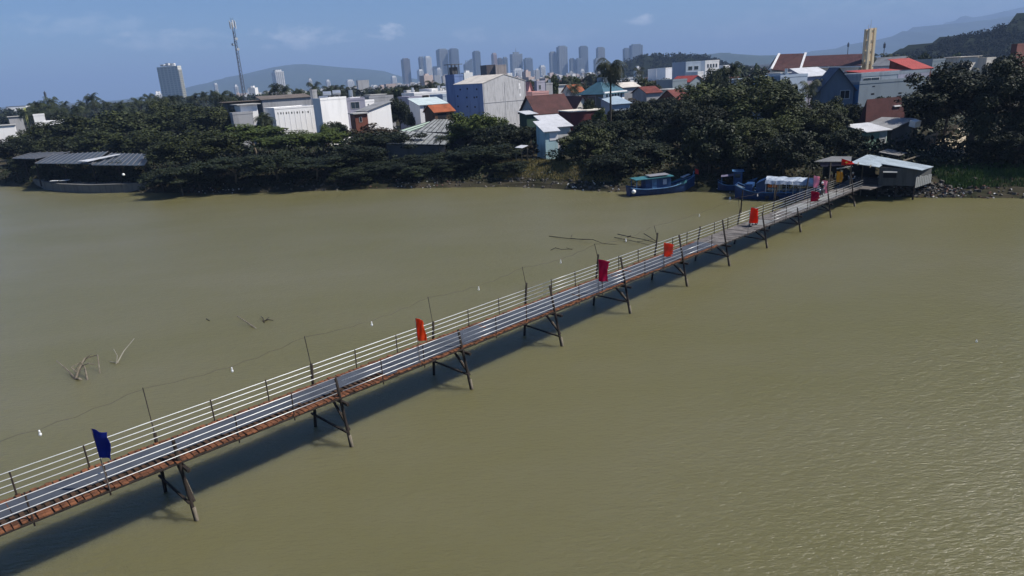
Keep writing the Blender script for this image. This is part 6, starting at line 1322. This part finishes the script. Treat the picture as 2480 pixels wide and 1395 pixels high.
def hang(rng, n):
    out = np.empty((n, 3)); k = rng.integers(0, 26, n); us = 84 + 11 * np.arange(26) + rng.uniform(-4, 4, 26); vs = rng.uniform(402, 440, 26)
    for i in range(n): out[i] = aty(us[k[i]] + rng.normal() * 5, vs[k[i]] + rng.normal() * 6, 158 - (us[k[i]] - 84) * .062 + rng.uniform(-.7, .7))
    return out
leaf_mass('hanging_plants', 'dark plants hanging and growing along the front of the pergola', hang, 9000, (.08, .22), leaf_dark, 12)
def grass(name, label, x0, x1, o0, o1, n, hmin, hmax, m, seed):
    rng = np.random.default_rng(seed); x = rng.uniform(x0, x1, n); o = rng.uniform(o0, o1, n); V = np.empty((n, 3, 3)); th = rng.uniform(0, 6.28, n); h = rng.uniform(hmin, hmax, n)
    for i in range(n):
        y = shore_y(x[i]) + o[i]; z = land_z(x[i], y) - .15; dx, dy = .06 * math.cos(th[i]), .06 * math.sin(th[i]); lx, ly = rng.uniform(-.3, .3, 2) * h[i]
        V[i] = ((x[i] - dx, y - dy, z), (x[i] + dx, y + dy, z), (x[i] + lx, y + ly, z + h[i]))
    ob = bpy.data.objects.new(name, np_mesh(name, V.reshape(-1, 3), np.arange(n * 3).reshape(n, 3), m)); COL.objects.link(ob); ob['kind'] = 'stuff'; tag(ob, label, 'grass')
g1 = leaf_mat('fresh_grass', (.06, .115, .025), (.03, .06, .015), .7, .15, 0); g2 = leaf_mat('dry_grass', (.22, .17, .07), (.085, .09, .03), .8, .1, 0)
grass('grass', 'fresh green grass on the bank at the right edge', 58, 96, 2.5, 11, 34000, .3, .8, g1, 1); grass('grass', 'dry yellowish grass on the open slope below the turquoise shed', -2, 17, 3, 15, 16000, .25, .8, g2, 2)
grass('grass', 'dull grass on the upper right bank', 60, 100, 10, 17, 12000, .3, .8, leaf_mat('dull_grass', (.05, .06, .022), (.025, .03, .012), .8, .1, 0), 3)
rnd = random.Random(17)
def rubble(name, label, spans, n, m, s0, s1):
    mb = MB()
    for i in range(n):
        a, b = spans[i % len(spans)]; x = rnd.uniform(a, b); o = rnd.uniform(-.3, 3.2) if rnd.random() < .75 else rnd.uniform(1, 6); y = shore_y(x) + o; s = rnd.uniform(s0, s1)
        mb.box((x, y, land_z(x, y) + s * .12), (s, s * rnd.uniform(.5, 1), s * rnd.uniform(.35, .7)), (rnd.uniform(-1, 1), rnd.uniform(-1, 1), rnd.uniform(-.4, .4)), (rnd.uniform(-.4, .4), rnd.uniform(-.4, .4), 1))
    o = mb.build(name, m, kind='stuff'); tag(o, label, 'rubble')
rubble('rubble', 'grey stones and rubble along the waterline', [(-75, -30), (-20, 5), (0, 20), (48, 60), (50, 58), (60, 80)], 700, mat('stone', (.13, .12, .105), .9, scale=1.5, col2=(.055, .05, .045), bump=.4), .12, .5)
rubble('rubble', 'reddish broken bricks scattered on the bank', [(-72, -55), (-30, -8), (52, 62), (60, 74)], 260, mat('brick_bits', (.15, .075, .05), .9, scale=2, col2=(.08, .045, .035)), .12, .35)
rubble('litter', 'white and pale litter washed up on the bank', [(-60, -50), (-20, -12), (2, 18), (48, 60), (54, 66), (28, 46)], 170, mat('litter', (.6, .59, .57), .7, scale=1, var=.2), .08, .28)
for k, pr in PROTO.items():
    if not pr[1]:
        for c in list(pr[0].children): bpy.data.objects.remove(c)
        bpy.data.objects.remove(pr[0])
